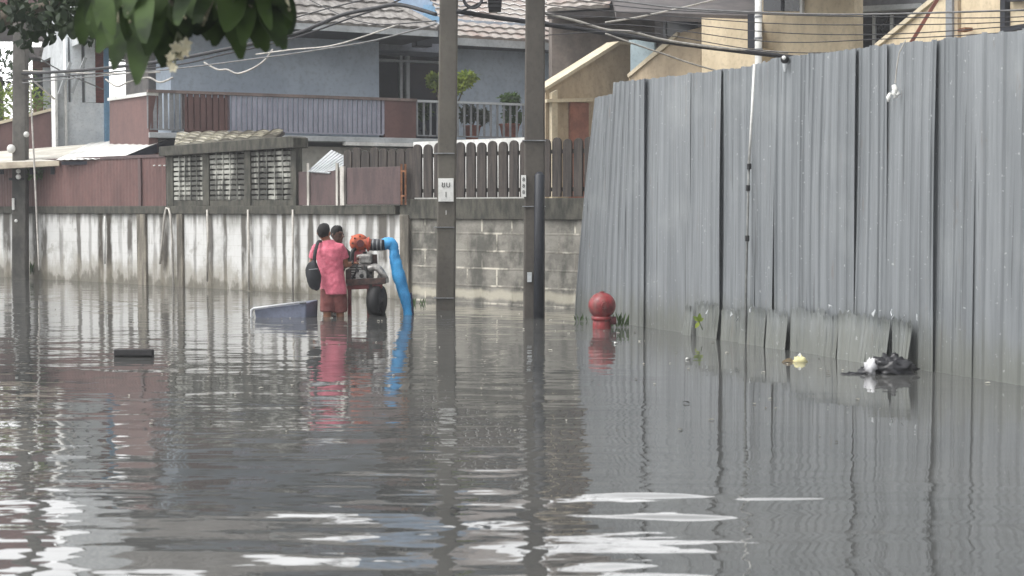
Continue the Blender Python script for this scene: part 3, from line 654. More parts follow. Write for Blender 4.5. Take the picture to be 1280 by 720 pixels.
# ------------------------------------------------------------------ metal sheet fence
def fence_mat(name, c, c2, green):
    w = N(name); o = w.obj(); sp = w.n('ShaderNodeSeparateXYZ'); w.l(w.pos(), sp.inputs[0]); Z = sp.outputs[2]
    oi = w.n('ShaderNodeObjectInfo')
    a = w.noise(w.mapv(o, (6, 6, .25)), 1.6, 6, .6)
    col = w.mix(w.smooth(a, .35, .68), lin(c2), lin(c))
    b = w.noise(w.mapv(o, (14, 14, .35)), 2.0, 5, .6)
    col = w.mix(w.math('MULTIPLY', w.smooth(b, .55, .75), .45), col, lin((84, 88, 88)))
    col = w.mix(w.math('MULTIPLY', w.smooth(w.noise(o, 1.1, 5), .5, .75), .3), col, lin((158, 162, 162)))
    col = w.mix(w.math('MULTIPLY', oi.outputs['Random'], .22), col, lin((104, 110, 114)))
    tide = w.math('ADD', Z, w.math('MULTIPLY', w.math('SUBTRACT', w.noise(w.mapv(o, (3, 3, .8)), 2, 5), .5), .7))
    col = w.mix(w.math('MULTIPLY', w.math('SUBTRACT', 1, w.smooth(tide, .05, .55)), green), col, lin((108, 110, 103)))
    st = w.smooth(w.noise(w.mapv(o, (26, 26, .3)), 1.0, 3, .6), .63, .69)
    col = w.mix(w.math('MULTIPLY', st, .7), col, lin((74, 78, 80)))
    ru = w.math('MULTIPLY', w.smooth(w.noise(w.mapv(o, (5, 5, .9)), 1.6, 7, .7), .6, .72), .4)
    col = w.mix(ru, col, lin((112, 98, 86)))
    sc = w.smooth(w.noise(o, 24, 2), .69, .74)
    col = w.mix(w.math('MULTIPLY', sc, .5), col, lin((190, 194, 194)))
    w.bump(w.noise(w.mapv(o, (1, 1, .5)), 2.5, 3), .25, .03)
    return w.fin(col, .48, .25)
M_FEN = fence_mat('grey fence sheet', (131, 135, 138), (113, 117, 120), .75)
M_PATCH = fence_mat('grimy patch sheet', (124, 128, 129), (98, 102, 101), .7)
t = thing('sheet_fence', 'tall grey corrugated metal sheet fence standing in the water at right', 'fence', FN.pt(4, -.45))
edges = [718, 752, 802, 858, 897, 937, 962, 1005, 1062, 1099, 1160, 1207, 1277, 1350, 1450, 1600]
tops = [124, 104, 99, 92, 88, 82, 73, 68, 61, 57, 51, 45, 36, 25, 12, -8]
def lean(u): return .42*max(0, 1-u/2.6)**1.6
def rib(x):
    k = (x/.19) % 1; y = 0
    if k < .09: y = k/.09
    elif k < .2: y = 1
    elif k < .29: y = 1-(k-.2)/.09
    m_ = (x/.0475) % 1
    return .026*y + (.004*max(0, math.sin(math.pi*2*m_)) if k > .29 else 0)
for i in range(len(edges)-1):
    u0 = FN.U(edges[i], 300); u1 = FN.U(edges[i+1], 300)+.13
    z0t = FN.Z(edges[i], tops[i]); z1t = FN.Z(edges[i+1], tops[i]-(tops[i]-tops[i+1])*.75)
    if i == 0: z1t = FN.Z(752, 119)
    off = .012*(i % 2) + rnd.uniform(-.004, .004); rot = rnd.uniform(-.012, .02); ph = rnd.uniform(0, .19); bow = rnd.uniform(-.012, .015); sk = rnd.uniform(-.012, .012); ra = rnd.choice((.55, .7, .85, .95)); pt_ = rnd.choice((.8, 1, 1.25))
    jag = [rnd.uniform(-.02, .02) for _ in range(40)]
    n = max(20, int((u1-u0)/.0095))
    def fn(a, b):
        x = (u1-u0)*a; zt = z0t+(z1t-z0t)*a + jag[int(a*12)]*.5
        z = -.6 + (zt+.6)*b; h = max(z, 0)/3
        edge = .01*math.exp(-((u1-u0)-x)/.03) - .016*math.exp(-x/.012)
        return FN.pt(u0 + x + lean(u0+x)*h**1.25 + sk*h, z, off + rib((x+ph)*pt_)*ra + rot*(a-.5) + bow*math.sin(math.pi*h) + edge + .012*math.sin(3*h+i)*math.sin(5*a) - .28*lean(u0+x)*h)
    MB().grid(fn, n, 14).build('sheet', M_FEN, t, solid=.0025)
# grimy patch sheets bolted along the foot
pe = [868, 876, 908, 936, 968, 995, 1040, 1057, 1097, 1124, 1138, 1152]
for i in range(len(pe)-1):
    u0, u1 = FN.U(pe[i], 420)-rnd.uniform(-.01, .03), FN.U(pe[i+1], 420)+rnd.uniform(-.02, .02)
    zt = FN.Z((pe[i]+pe[i+1])/2, 384+ (pe[i]-868)*.055); ph = rnd.uniform(0, 1); fl = rnd.uniform(.03, .1); tw = rnd.uniform(-.03, .03); gp_ = rnd.choice((.03, .1, .18, .12)); dn = rnd.uniform(-.012, .03); dz_ = rnd.uniform(-.035, .045)
    jag = [rnd.uniform(-.03, .03) for _ in range(30)]; rnd_top = rnd.random() < .5
    def fn(a, b):
        z = -.5 + (zt + dz_ + jag[int(a*27)]*(1.3 if rnd_top else 1) + .5)*b; k = max(0, 1-max(z, -.1)/.45)
        x = u0 + (u1-u0)*(.5+(a-.5)*(1-gp_*k))
        curl = .012*max(0, b-.93)/.07
        return FN.pt(x + tw*k*.6, z, .06 + dn + fl*k*.6 + .006*math.sin(a*2*math.pi*2.3+ph)*(.3+k) + .003*math.sin(a*2*math.pi*7+ph) + tw*(a-.5)*k + curl)
    MB().grid(fn, 36, 20).build('patch_sheet', M_PATCH, t, solid=.0025)
# bent bright scraps on the patch edge
M_SCRAP = simple('bright torn metal', (214, 218, 220), (180, 184, 186), 9, .4, .3)
for px, py in ((886, 390), (917, 394), (925, 397), (942, 389), (1040, 382), (1064, 389), (1096, 390), (1118, 392), (1121, 398), (1134, 398), (1149, 396)):
    uu, zz = FN.hit(px, py, .14); a = rnd.uniform(.03, .06)
    j_ = lambda: rnd.uniform(-.025, .025)
    vs_ = [FN.pt(uu-a+j_(), zz-.01+j_(), .15), FN.pt(uu+a*.6+j_(), zz-.02+j_(), .20), FN.pt(uu+a+j_(), zz+.02+j_(), .19), FN.pt(uu-a*.5+j_(), zz+.03+j_(), .15)]
    MB().slab(vs_, .004).build('torn_scrap', M_SCRAP, t)
for px, top, bot in ((1062, 150, 380), (858, 110, 300)): pass
# thin white conduit on the fence
t = thing('conduit_pipe', 'thin white conduit pipe running down the metal fence with dark clamps', 'pipe', FN.pt(FN.U(936), 0))
cpts = [FN.pt(*FN.hit(a, b, .1), .1) for a, b in ((943, 80), (940, 140), (936, 210), (934, 300), (932, 380), (933, 440))]
MB().tube(cpts[:3], .014, 8).build('upper_length', M_WHITE, t, smooth=True); MB().tube(cpts[2:], .013, 8).build('lower_length', simple('stained conduit', (120, 122, 120), (84, 86, 84), 5, .6), t, smooth=True)
for a, b in ((936.5, 208), (935, 235), (934, 298)): c_ = FN.pt(*FN.hit(a, b, .1), .1); MB().tube([c_+Vector((0, 0, -.03)), c_+Vector((0, 0, .03))], .024, 8).build('clamp', M_BLACK, t)
# white scrap and its string on the fence
t = thing('hanging_scrap', 'small white plastic scrap on thin string hanging down the metal fence', 'scrap', FN.pt(*FN.hit(1116, 110, .09), .09))
sp_ = [FN.pt(*FN.hit(a, b, .09), .09) for a, b in ((1132, 50), (1124, 66), (1121, 84), (1119, 104))]
MB().tube(sp_, .006, 6).build('string', M_CABLEL, t)
m = MB(); c_ = FN.pt(*FN.hit(1116, 110, .09), .09)
for k in range(5):
    a = c_ + Vector((rnd.uniform(-.03, .03), rnd.uniform(-.02, 0), rnd.uniform(-.05, .05)))
    m.tube([a, a+Vector((rnd.uniform(-.03, .03), -.01, -.04)), a+Vector((rnd.uniform(-.04, .04), -.01, -.08))], [.012, .022, .006], 6)
m.build('plastic_bit', M_WHITE, t, smooth=True)
t = thing('fence_lamp', 'small dark round fitting with white tip on top of the metal fence', 'lamp', FN.pt(*FN.hit(981, 74, .05), .05))
c_ = FN.pt(*FN.hit(981, 74, .05), .05)
MB().ball(c_, .045, 12, 8).build('housing', M_BLACK, t, smooth=True); MB().ball(c_+Vector((-.015, -.035, .01)), .022, 10, 6).build('lens', M_WHITE, t, smooth=True); MB().tube([c_+Vector((0, -.02, -.05)), c_+Vector((0, -.02, -.13))], [.03, .012], 10).build('stem', M_PALE, t)

# ------------------------------------------------------------------ utility poles
def pole(name, label, px0, px1, wpx, pxt, Y, ztop, mat, dep=.2):
    t = thing(name, label, 'utility pole', P((px0+px1)/2, 262, Y) * 1)
    t.location.z = -.45; t['_o'] = list(t.location)
    b = P((px0+px1)/2, 262, Y); wb = (px1-px0)*Y/FPX; tp = P(pxt, 0, Y); wt = wpx*Y/FPX
    zt = tp.z; k = (ztop+.45)/(zt+.45)
    cx, w1 = b.x+(tp.x-b.x)*k, wb+(wt-wb)*k; hd = dep/2
    MB().box8([(b.x-wb/2, Y-hd, -.6), (b.x+wb/2, Y-hd, -.6), (b.x+wb/2, Y+hd, -.6), (b.x-wb/2, Y+hd, -.6), (cx-w1/2, Y-hd*.8, ztop), (cx+w1/2, Y-hd*.8, ztop), (cx+w1/2, Y+hd*.8, ztop), (cx-w1/2, Y+hd*.8, ztop)]).build('shaft', mat, t, bevel=.025)
    return t
PY1, PY2, PY3 = 22.1, 20.6, 32.0
def ring(t, px, py, Y, wpx, mat, h=.03, dep=.24):
    c = P(px, py, Y); w2 = wpx*Y/FPX/2
    MB().box(c.x-w2, c.x+w2, Y-dep/2, Y+dep/2, c.z-h/2, c.z+h/2).build('steel_band', mat, t)
t = pole('utility_pole', 'concrete utility pole carrying a white number plate beside the blue hose', 544, 568, 22.5, 561, PY1, 8.2, M_CONC)
for py in (192, 284, 372): ring(t, 555.8+(192-py)*.004, py, PY1, 25.4, M_STEEL, .012)
c0, c1 = P(548, 252, PY1-.13), P(567, 223, PY1-.13)
pl = MB().box(c0.x, c1.x, PY1-.145, PY1-.11, c0.z, c1.z).build('number_plate', M_WHITE, t, bevel=.004)
def text(body, c, size, mat, parent, name='lettering', rz=0):
    cu = bpy.data.curves.new('txt', 'FONT'); cu.body = body; cu.size = size; cu.align_x = 'CENTER'; cu.align_y = 'CENTER'; cu.extrude = .002
    o = bpy.data.objects.new('txt', cu); COL.objects.link(o); dg = bpy.context.evaluated_depsgraph_get(); dg.update()
    me = bpy.data.meshes.new_from_object(o.evaluated_get(dg)); COL.objects.unlink(o); bpy.data.objects.remove(o)
    n_ = bpy.data.objects.new(name, me); COL.objects.link(n_); me.materials.clear(); me.materials.append(mat)
    n_.parent = parent; n_.location = Vector(c) - Vector(parent['_o']); n_.rotation_euler = (R(90), 0, rz); return n_
mid = (c0+c1)/2
text('ขบ', (mid.x, PY1-.149, mid.z+.075), .12, M_BLACK, pl); text('1', (mid.x, PY1-.149, mid.z-.07), .11, M_BLACK, pl)
text('1', (P(558, 266, PY1).x, PY1-.112, P(558, 266, PY1).z), .09, M_WHITE, t)
for z0 in (6.9, 7.7):
    MB().box(P(561, 0, PY1).x-.9, P(561, 0, PY1).x+.9, PY1-.2, PY1-.1, z0, z0+.1).build('crossarm', M_DARKCON, t)
t = pole('dark_utility_pole', 'darker utility pole with black conduit down one side near fence end', 653.5, 681, 24, 669, PY2, 8.4, M_CONC2)
cnd = [P(674.5, 219, PY2-.13), P(674, 300, PY2-.13), P(673, 420, PY2-.13)]
MB().tube([cnd[0]+Vector((0, .02, .02)), cnd[0], cnd[1], cnd[2]], [(.05, .04), (.068, .05), (.068, .05), (.068, .05)], 10, (1, 0, 0)).build('conduit', simple('black conduit', (40, 44, 52), (30, 32, 38), 5, .5, stretch=(2, 2, .4)), t, smooth=True)
for py in (176, 258): ring(t, 667.5, py, PY2, 29, M_STEEL, .012)
c0, c1 = P(651.5, 246, PY2-.08), P(657.5, 219, PY2-.08)
pl = MB().box(c0.x, c1.x, PY2-.13, PY2-.02, c0.z, c1.z).build('number_strip', M_WHITE, t)
mid = (c0+c1)/2
for dz in (.085, 0, -.085): text('8', (mid.x, PY2-.133, mid.z+dz), .07, M_BLACK, pl)
MB().box(P(661, 0, PY2).x-.02, P(661, 0, PY2).x+.04, PY2-.125, PY2-.1, P(661, 352, PY2).z, P(661, 340, PY2).z).build('sticker', M_PALE, t)
MB().box(P(669, 0, PY2).x-.85, P(669, 0, PY2).x+.85, PY2-.2, PY2-.1, 7.6, 7.7).build('crossarm', M_DARKCON, t)
t = pole('far_utility_pole', 'distant utility pole standing before the stained wall below dark foliage', 14.5, 32.5, 16, 26, PY3, 8.6, simple('weathered pole', (112, 108, 102), (58, 58, 56), 1.2, .85, stretch=(1, 1, .5), bump=.3), .26)
for px, py, r_ in ((23, 214, .05), (23, 221, .055), (33, 168, .06), (14, 186, .09), (20, 276, .035)):
    c = P(px, py, PY3-.2); MB().ball(c, (r_, r_*.8, r_), 12, 8).build('insulator', M_WHITE, t, smooth=True)
ring(t, 23.5, 224, PY3, 19, M_BLACK, .05, .3); c = P(17, 255, PY3-.15); MB().box(c.x-.03, c.x+.02, c.y-.02, c.y+.02, c.z-.12, c.z+.12).build('sticker', M_WHITE, t)
MB().box(P(26, 0, PY3).x-.8, P(26, 0, PY3).x+.8, PY3-.25, PY3-.13, 7.4, 7.52).build('crossarm', M_DARKCON, t)

# ------------------------------------------------------------------ wires
def smoothpts(pts, k=6):
    out = []
    for i in range(len(pts)-1):
        p0, p1, p2, p3 = pts[max(i-1, 0)], pts[i], pts[i+1], pts[min(i+2, len(pts)-1)]
        for j in range(k):
            s = j/k; out.append(.5*((2*p1)+(p2-p0)*s+(2*p0-5*p1+4*p2-p3)*s*s+(3*p1-p0-3*p2+p3)*s**3))
    return out + [pts[-1]]
def wire(px, d0, d1, r, mat, label, name='cable', cat='cable', group='overhead cables'):
    n = len(px); x0, x1 = px[0][0], px[-1][0]
    pts = []
    for (x, y) in px:
        k = (x-x0)/(x1-x0) if x1 != x0 else 0
        pts.append(P(x, y, 1/(1/d0+(1/d1-1/d0)*k)))
    return tag(MB().tube(smoothpts(pts), r, 6).build(name, mat, smooth=True), label, cat, group)
wire([(571, 14), (620, 22), (665, 28), (770, 43), (830, 52), (900, 61), (985, 71), (1100, 84)], 22, 24, .035, M_CABLE, 'thickest black cable sagging from the plated pole to behind the fence', 'cable_bundle')
wire([(545, 18), (500, 6), (470, 10), (430, 18), (400, 30), (365, 43), (280, 62), (200, 77), (100, 88), (24, 92)], 22, 32, .03, M_CABLE, 'thick black cable running behind the big leaves to the far pole', 'cable_bundle')
wire([(545, -20), (480, 8), (440, 22), (365, 48), (280, 68), (200, 84), (24, 100)], 22, 32, .014, M_CABLE, 'thinner black cable just below the thick one left of plated pole')
wire([(545, 30), (470, 50), (400, 62), (330, 72), (200, 88), (24, 104)], 22, 32, .012, M_CABLEM, 'lowest grey cable crossing the pale blue house wall')
wire([(682, 17), (720, 26), (757, 37), (790, 40), (830, 50), (900, 60), (985, 66)], 20.6, 24, .018, M_CABLEL, 'pale cable leaving the dark pole towards the beige houses')
wire([(757, 42), (790, 54), (825, 66), (876, 83), (960, 104)], 22, 24, .012, M_CABLEL, 'thin pale cable sloping down across the second beige side wall')
wire([(757, 28), (800, 21), (860, 8), (905, -3), (960, -14)], 24, 27, .014, M_CABLEL, 'pale cable rising past the dark eaves above the beige houses')
wire([(572, -14), (680, -6), (770, 1), (850, 10), (960, 16), (1080, 18), (1300, 12)], 22, 19, .012, M_CABLEM, 'grey wire crossing just below the top over all beige houses')
names = ['uppermost of the thin dark wires', 'second thin dark wire from the top', 'third thin dark wire from the top', 'fourth thin dark wire from the top', 'lowest of the thin dark wires']
for i, yy in enumerate((8, 17, 26, 36, 46)):
    wire([(682, yy-14+i*3), (800, yy+2-i*2), (960, yy+10+i*2), (1100, yy+13+i*(i%3)), (1250, yy+14-i*3), (1420, yy+4-i*5)], 20.6, 16.5, .006, M_CABLE, names[i] + ' across the beige house fronts')
wire([(20, 88), (70, 90), (130, 92), (200, 90)], 32, 30, .014, M_CABLEL, 'short pale level wire from the far pole across the white tower')
wire([(20, 50), (40, 66), (75, 88), (130, 112)], 32, 34, .014, M_CABLEM, 'grey wire slanting down from the far pole to the white tower')
wire([(132, 99), (146, 108), (160, 103), (185, 97), (200, 103), (216, 97)], 29, 28.5, .018, M_CABLEL, 'white drooping wire end just right of the white tower')
wire([(255, 78), (272, 87), (284, 87), (297, 92), (315, 86), (330, 76), (341, 62)], 28.5, 28, .018, M_CABLEL, 'white wire drooping in a loop against the blue house')
wire([(30, 92), (50, 108), (68, 124)], 32, 33, .02, M_CABLEL, 'pale stay wire from the far pole to the tower pier', 'stay_wire')
wire([(38, 106), (41, 170), (44, 230), (49, 338)], 31, 30.6, .02, M_CABLEL, 'long pale guy wire slanting down beside the far pole into water', 'guy_wire')
wire([(545, 1), (500, -8), (420, 8), (340, 30), (300, 38)], 22, 27, .01, M_CABLE, 'thin black wire over the grey tile roof near the leaves')
wire([(350, -20), (420, 16), (470, 30), (545, 26)], 27, 22, .009, M_CABLE, 'thin black wire crossing the others over the grey tile roof')
wire([(500, 30), (420, 56), (365, 62), (320, 68)], 23, 27, .012, M_CABLEL, 'thin pale wire against the shaded eave of the blue house')
t = thing('cable_coil', 'coiled loop of black spare cable hung beside the plated pole', 'cable coil', P(591, 0, 22))
for k in range(3):
    m = MB(); pts = [P(591+(10.5+k*.8)*math.cos(a), -2+(10.5+k)*math.sin(a), 22-.03*k) for a in [2*math.pi*i/28 for i in range(29)]]
    m.tube(pts, .013, 6).build('loop', M_CABLE, t, smooth=True)
t = thing('junction_box', 'black ribbed cable junction box hanging beside the coil', 'junction box', P(618, 6, 22))
m = MB(); c0, c1 = P(609, 15, 22), P(628, -8, 22); m.box8([(c0.x+.02, 21.93, c0.z), (c1.x-.02, 21.93, c0.z), (c1.x-.02, 22.07, c0.z), (c0.x+.02, 22.07, c0.z), (c0.x, 21.9, c1.z), (c1.x, 21.9, c1.z), (c1.x, 22.1, c1.z), (c0.x, 22.1, c1.z)])
m.build('housing', M_BLACK, t, bevel=.012)
for k in range(3): z = c0.z+.06+k*.06; MB().box(c0.x+.01, c1.x-.01, 21.88, 21.91, z, z+.02).build('rib', M_CABLE, t)
MB().tube([P(609, 3, 22), P(600, 4, 22), P(572, 16, 22)], .015, 6).build('lead', M_CABLE, t)

# ------------------------------------------------------------------ leaves and plants
def leaf(mb, base, tip, wid, nrm, sag=.06, shape='obovate', fold=.18, nl=7):
    base, tip = Vector(base), Vector(tip); ax = (tip-base); L = ax.length; d = ax/L
    side = d.cross(Vector(nrm)).normalized(); up = side.cross(d)
    o = len(mb.v)
    for i in range(nl+1):
        s = i/nl
        w = wid/2*(math.sin(math.pi*min(1, s**1.35*.93+.03))**.75 if shape == 'obovate' else math.sin(math.pi*(s*.96+.02))**.9)
        c = base + ax*s + up*(sag*L*math.sin(math.pi*s)) 
        wv = .06*wid*math.sin(s*9+wid*100)
        mb.v += [c - side*w + up*(w*fold+wv), c, c + side*w + up*(w*fold-wv)]
        if i:
            a = o+(i-1)*3; mb.f += [(a, a+1, a+4, a+3), (a+1, a+2, a+5, a+4)]
def shrub(mb, c, r, n, ls, seed, shape='ell', flat=1):
    q = random.Random(seed); c = Vector(c)
    for _ in range(n):
        d = Vector((q.gauss(0, 1), q.gauss(0, 1), q.gauss(0, 1))).normalized(); k = q.uniform(.25, 1)**.6
        k *= .75+.5*mnoise.noise(d*1.7+Vector((seed, 0, 0)))
        p = c + Vector((d.x*r[0], d.y*r[1], d.z*r[2]))*k
        dd = (d + Vector((q.gauss(0, .6), q.gauss(0, .6), q.gauss(0, .5)))).normalized()
        l = ls*q.uniform(.6, 1.2); leaf(mb, p, p+dd*l, l*.42, Vector((q.gauss(0, 1), q.gauss(0, 1), 1.2)), .05, 'ell', .2, 3)
    return mb

# foreground frangipani
M_LEAF = leafmat('frangipani leaf', (64, 84, 42), (36, 50, 28), 6, .65, .2)
M_LEAFD = leafmat('dark leaf', (60, 74, 50), (42, 52, 40), 3, .5, .12)
M_BARK = simple('grey bark', (116, 108, 96), (84, 78, 70), 6, .9, bump=.5)
TY = 6.2
t = thing('frangipani_tree', 'near frangipani branch with large hanging green leaves at top left', 'tree', (-4.6, 7.4, -.45))
trunk = MB().tube(smoothpts([Vector((-4.6, 7.4, -.6)), Vector((-4.62, 7.4, .4)), Vector((-4.5, 7.35, 1.3)), Vector((-4.55, 7.3, 2.1)), Vector((-4.4, 7.25, 2.8))]), [.15-.0022*i for i in range(25)], 12).build('trunk', M_BARK, t, smooth=True)
br_ends = []
for pts, r0 in (([Vector((-4.5, 7.33, 1.9)), Vector((-4.1, 7.2, 2.35)), Vector((-3.4, 6.9, 2.5)), Vector((-2.6, 6.6, 2.46)), P(60, -36, 6.4), P(140, -46, 6.2), P(190, -40, 6.1)], .065), ([P(140, -46, 6.2), P(230, -60, 6.1), P(300, -48, 6.2)], .035),
                ([P(60, -36, 6.4), P(95, -30, 6.6), P(120, -28, 6.7)], .03), ([P(230, -60, 6.1), P(270, -30, 5.8), P(285, -20, 5.7)], .025),
                ([Vector((-3.4, 6.9, 2.5)), Vector((-3.1, 6.9, 2.9)), Vector((-2.7, 6.8, 3.2))], .04), ([Vector((-4.4, 7.25, 2.75)), Vector((-4.7, 7.3, 3.2)), Vector((-4.9, 7.4, 3.5))], .045), ([Vector((-4.4, 7.25, 2.75)), Vector((-4.0, 7.4, 3.2)), Vector((-3.7, 7.5, 3.6))], .045), ([Vector((-2.6, 6.6, 2.46)), Vector((-2.4, 6.4, 2.8)), Vector((-2.0, 6.2, 3.0))], .035)):
    sp2 = smoothpts([Vector(p) for p in pts]); MB().tube(sp2, [r0*(1-.45*i/len(sp2)) for i in range(len(sp2))], 10).build('limb', M_BARK, t, smooth=True); br_ends.append(sp2[-1])
m = MB(); q = random.Random(3)
vis = [((195, -38), (172, 106), 34, 6.05), ((190, -40), (143, 88), 34, 6.2), ((200, -38), (205, 84), 36, 6.3), ((188, -42), (122, 66), 32, 6.0), ((208, -40), (232, 60), 38, 6.15), ((200, -45), (185, 70), 34, 5.9), ((196, -40), (160, 60), 34, 6.4),
       ((290, -30), (301, 74), 28, 6.0), ((292, -30), (268, 58), 32, 6.2), ((300, -32), (335, 64), 36, 6.1), ((305, -35), (356, 62), 32, 5.95), ((308, -38), (364, 34), 34, 6.25), ((286, -30), (244, 44), 34, 6.1), ((300, -40), (320, 46), 36, 6.35), ((296, -34), (284, 40), 36, 5.85), ((310, -40), (350, 8), 34, 6.0), ((284, -36), (236, 18), 34, 6.3),
       ((188, -44), (108, 30), 32, 6.3), ((214, -44), (252, 28), 36, 5.9), ((192, -44), (130, 20), 34, 5.8)]
vis += [((q.uniform(120, 345), q.uniform(-60, -30)), None, q.uniform(18, 28), q.uniform(5.7, 6.7)) for _ in range(60)]
vis = [(b_, t_ or (b_[0]+q.uniform(-38, 38), b_[1]+q.uniform(62, 104)), wd, Y) for b_, t_, wd, Y in vis]
vis += [((132, -30), (128, 58), 30, 6.3), ((140, -30), (150, 66), 32, 6.4), ((128, -34), (116, 48), 26, 6.5), ((335, -30), (349, 58), 34, 6.2), ((345, -30), (362, 44), 30, 6.3), ((250, -40), (262, 50), 36, 6.4), ((230, -40), (224, 44), 36, 6.5)]
for b_, t_, wd, Y in vis:
    leaf(m, P(*b_, Y+.12), P(*t_, Y+q.uniform(-.15, .05)), wd*Y/FPX, Vector((q.uniform(-.35, .35), -1, q.uniform(.1, .7))), q.uniform(.03, .1), nl=9)
for e in br_ends:
    for _ in range(16):
        a = q.uniform(0, 2*math.pi); l = q.uniform(.24, .36); dr = Vector((math.cos(a), math.sin(a)*.8, q.uniform(-.5, .9)))
        b_ = e + Vector((q.uniform(-.06, .06), q.uniform(-.06, .06), q.uniform(-.02, .06))); leaf(m, b_, b_+dr.normalized()*l, l*.34, Vector((q.gauss(0, .3), q.gauss(0, .3), 1)), q.uniform(.04, .12), nl=7)
m.build('crown', M_LEAF, t, smooth=True)
tw_ = MB()
for k in range(16):
    x0 = q.uniform(130, 350); e_ = P(x0, -40, q.uniform(5.8, 6.4)); tw_.tube(smoothpts([e_, P(x0+q.uniform(-14, 14), -8, 6.0), P(x0+q.uniform(-26, 26), q.uniform(8, 34), q.uniform(5.7, 6.0))], 4), [.012-.0009*i for i in range(9)], 6)
tw_.build('twig', simple('green grey twig', (150, 146, 120), (104, 104, 84), 9, .8), t, smooth=True)
m = MB(); q = random.Random(11)
fl = [(232, 55), (226, 60), (233, 63), (219, 60), (222, 68), (214, 72), (228, 70), (213, 80), (218, 86)]
for i, (x, y) in enumerate(fl):
    c = P(x, y, 5.95+q.uniform(-.04, .04)); k = q.uniform(.7, 1.15)*(1 if i < 5 else .75)
    ax = Vector((q.uniform(-.5, .5), -1, q.uniform(-.2, .5))).normalized(); s1 = ax.orthogonal().normalized(); s2 = ax.cross(s1)
    for j in range(5):
        a = 2*math.pi*j/5+q.uniform(0, .4); dd = (s1*math.cos(a)+s2*math.sin(a)+ax*.35).normalized(); leaf(m, c, c+dd*.03*k, .02*k, ax, .1, 'ell', .1, 4)
m.build('flower_cluster', simple('white petal', (236, 230, 206), (214, 204, 170), 20, .6, bump=0), t, smooth=True)
m = MB()
for x, y in fl: m.tube([P(222, 40, 6.0), P((222+x)/2, (40+y)/2-1, 5.98), P(x, y, 5.97)], .004, 5)
m.build('flower_stalk', simple('green stalk', (110, 120, 84)), t)
# dark foliage behind
t = thing('dark_leafy_tree', 'dark small-leaved branch silhouetted at the top left corner', 'tree', (-8.2, 13.6, -.45))
MB().tube(smoothpts([Vector((-8.2, 13.6, -.6)), Vector((-8.1, 13.6, 1.0)), Vector((-7.7, 13.5, 2.1)), Vector((-6.6, 13.3, 2.75)), P(-40, 30, 13.1), P(10, 22, 13), P(48, 10, 13), P(120, -10, 13)]), [.17-.0037*i for i in range(43)], 10).build('trunk', M_BARK, t, smooth=True)
m = MB(); q = random.Random(5)
for cx, cy, rr, n in ((20, 18, 22, 70), (45, 28, 20, 80), (70, 12, 26, 120), (62, 36, 14, 40), (95, 30, 18, 80), (98, 8, 26, 110), (108, 46, 8, 16), (35, 48, 10, 26), (10, 2, 20, 60), (130, 4, 18, 70), (60, -20, 60, 260), (120, -30, 50, 200), (-60, -10, 55, 300), (-140, -30, 70, 420), (-230, -40, 90, 520), (-330, -60, 90, 420)):
    for _ in range(int(n*.7)):
        a, k = q.uniform(0, 2*math.pi), math.sqrt(q.random()); x, y = cx+rr*k*math.cos(a), cy+rr*.8*k*math.sin(a)
        b_ = P(x, y, 13+q.uniform(-.6, .6)); l = q.uniform(.06, .13); dd = Vector((q.gauss(0, .6), q.gauss(0, .5), q.gauss(-.5, .6))).normalized()
        leaf(m, b_, b_+dd*l, l*.5, Vector((q.gauss(0, 1), -1, q.gauss(0, 1))), .05, 'ell', .15, 4)
m.build('crown', M_LEAFD, t, smooth=True)
# bush beyond the maroon parapet
M_YG = leafmat('yellow green leaf', (158, 172, 78), (96, 118, 56), 2, .5, .3)
M_MG = leafmat('mid green leaf', (92, 116, 66), (58, 78, 46), 2, .5, .25)
t = thing('garden_bush', 'yellow green bush growing behind the sloping maroon parapet', 'bush', P(10, 200, 41) * 1); t.location.z = -.4; t['_o'] = list(t.location)
MB().tube([Vector((t.location.x, 41, -.5)), Vector((t.location.x+.1, 41, 3.2))], [.12, .06], 8).build('trunk', M_BARK, t)
m = MB(); shrub(m, P(-6, 128, 41), (.9, .8, .7), 420, .16, 2); shrub(m, P(38, 128, 41.4), (.7, .5, .6), 240, .15, 4); m.build('crown', M_YG, t)
m = MB(); shrub(m, P(0, 92, 43), (1.2, .8, .9), 420, .18, 6); shrub(m, P(28, 100, 42.5), (.6, .5, .7), 160, .16, 8); 
t3 = thing('garden_tree', 'dark green tree rising behind the yellow green bush', 'tree', (P(0, 92, 43).x, 43, -.45)); m.build('crown', leafmat('deep green leaf', (62, 80, 50), (42, 56, 38), 2, .5, .2), t3)
MB().tube([Vector((t3.location.x, 43, -.5)), P(0, 96, 43)], [.18, .08], 8).build('trunk', M_BARK, t3)
# balcony plants
def potted(name, label, px, py, prx, crowns, mat, n, seed, ls=.13, Y=None, potm=None):
    uu, _ = H.hit(px, 160, -.45); b = H.pt(uu, zf+.01, -.45); t = thing(name, label, 'potted plant', b)
    r = prx*34/FPX
    MB().tube([b, b+Vector((0, 0, .02)), b+Vector((0, 0, r*1.5)), b+Vector((0, 0, r*1.6)), b+Vector((0, 0, r*1.7))], [r*.7, r*.72, r, r*1.1, r*1.1], 16).build('pot', potm or simple('terracotta pot', (150, 92, 74), (118, 72, 60), 5, .8), t, smooth=True)
    m = MB(); s = MB(); q = random.Random(seed)
    for k, (cx, cy, rx, rz) in enumerate(crowns):
        c = H.pt(*H.hit(cx, cy, -.45), -.45); shrub(m, c, (rx*34/FPX, rx*26/FPX, rz*34/FPX), n, ls, seed+k)
        top = b+Vector((0, 0, r*1.5)); s.tube(smoothpts([top, top.lerp(c, .5)+Vector((q.uniform(-.06, .06), 0, q.uniform(-.04, .1))), c]), [.028-.0014*i for i in range(13)], 6)
    s.build('stem', M_BARK, t, smooth=True); m.build('foliage', mat, t)
    return t
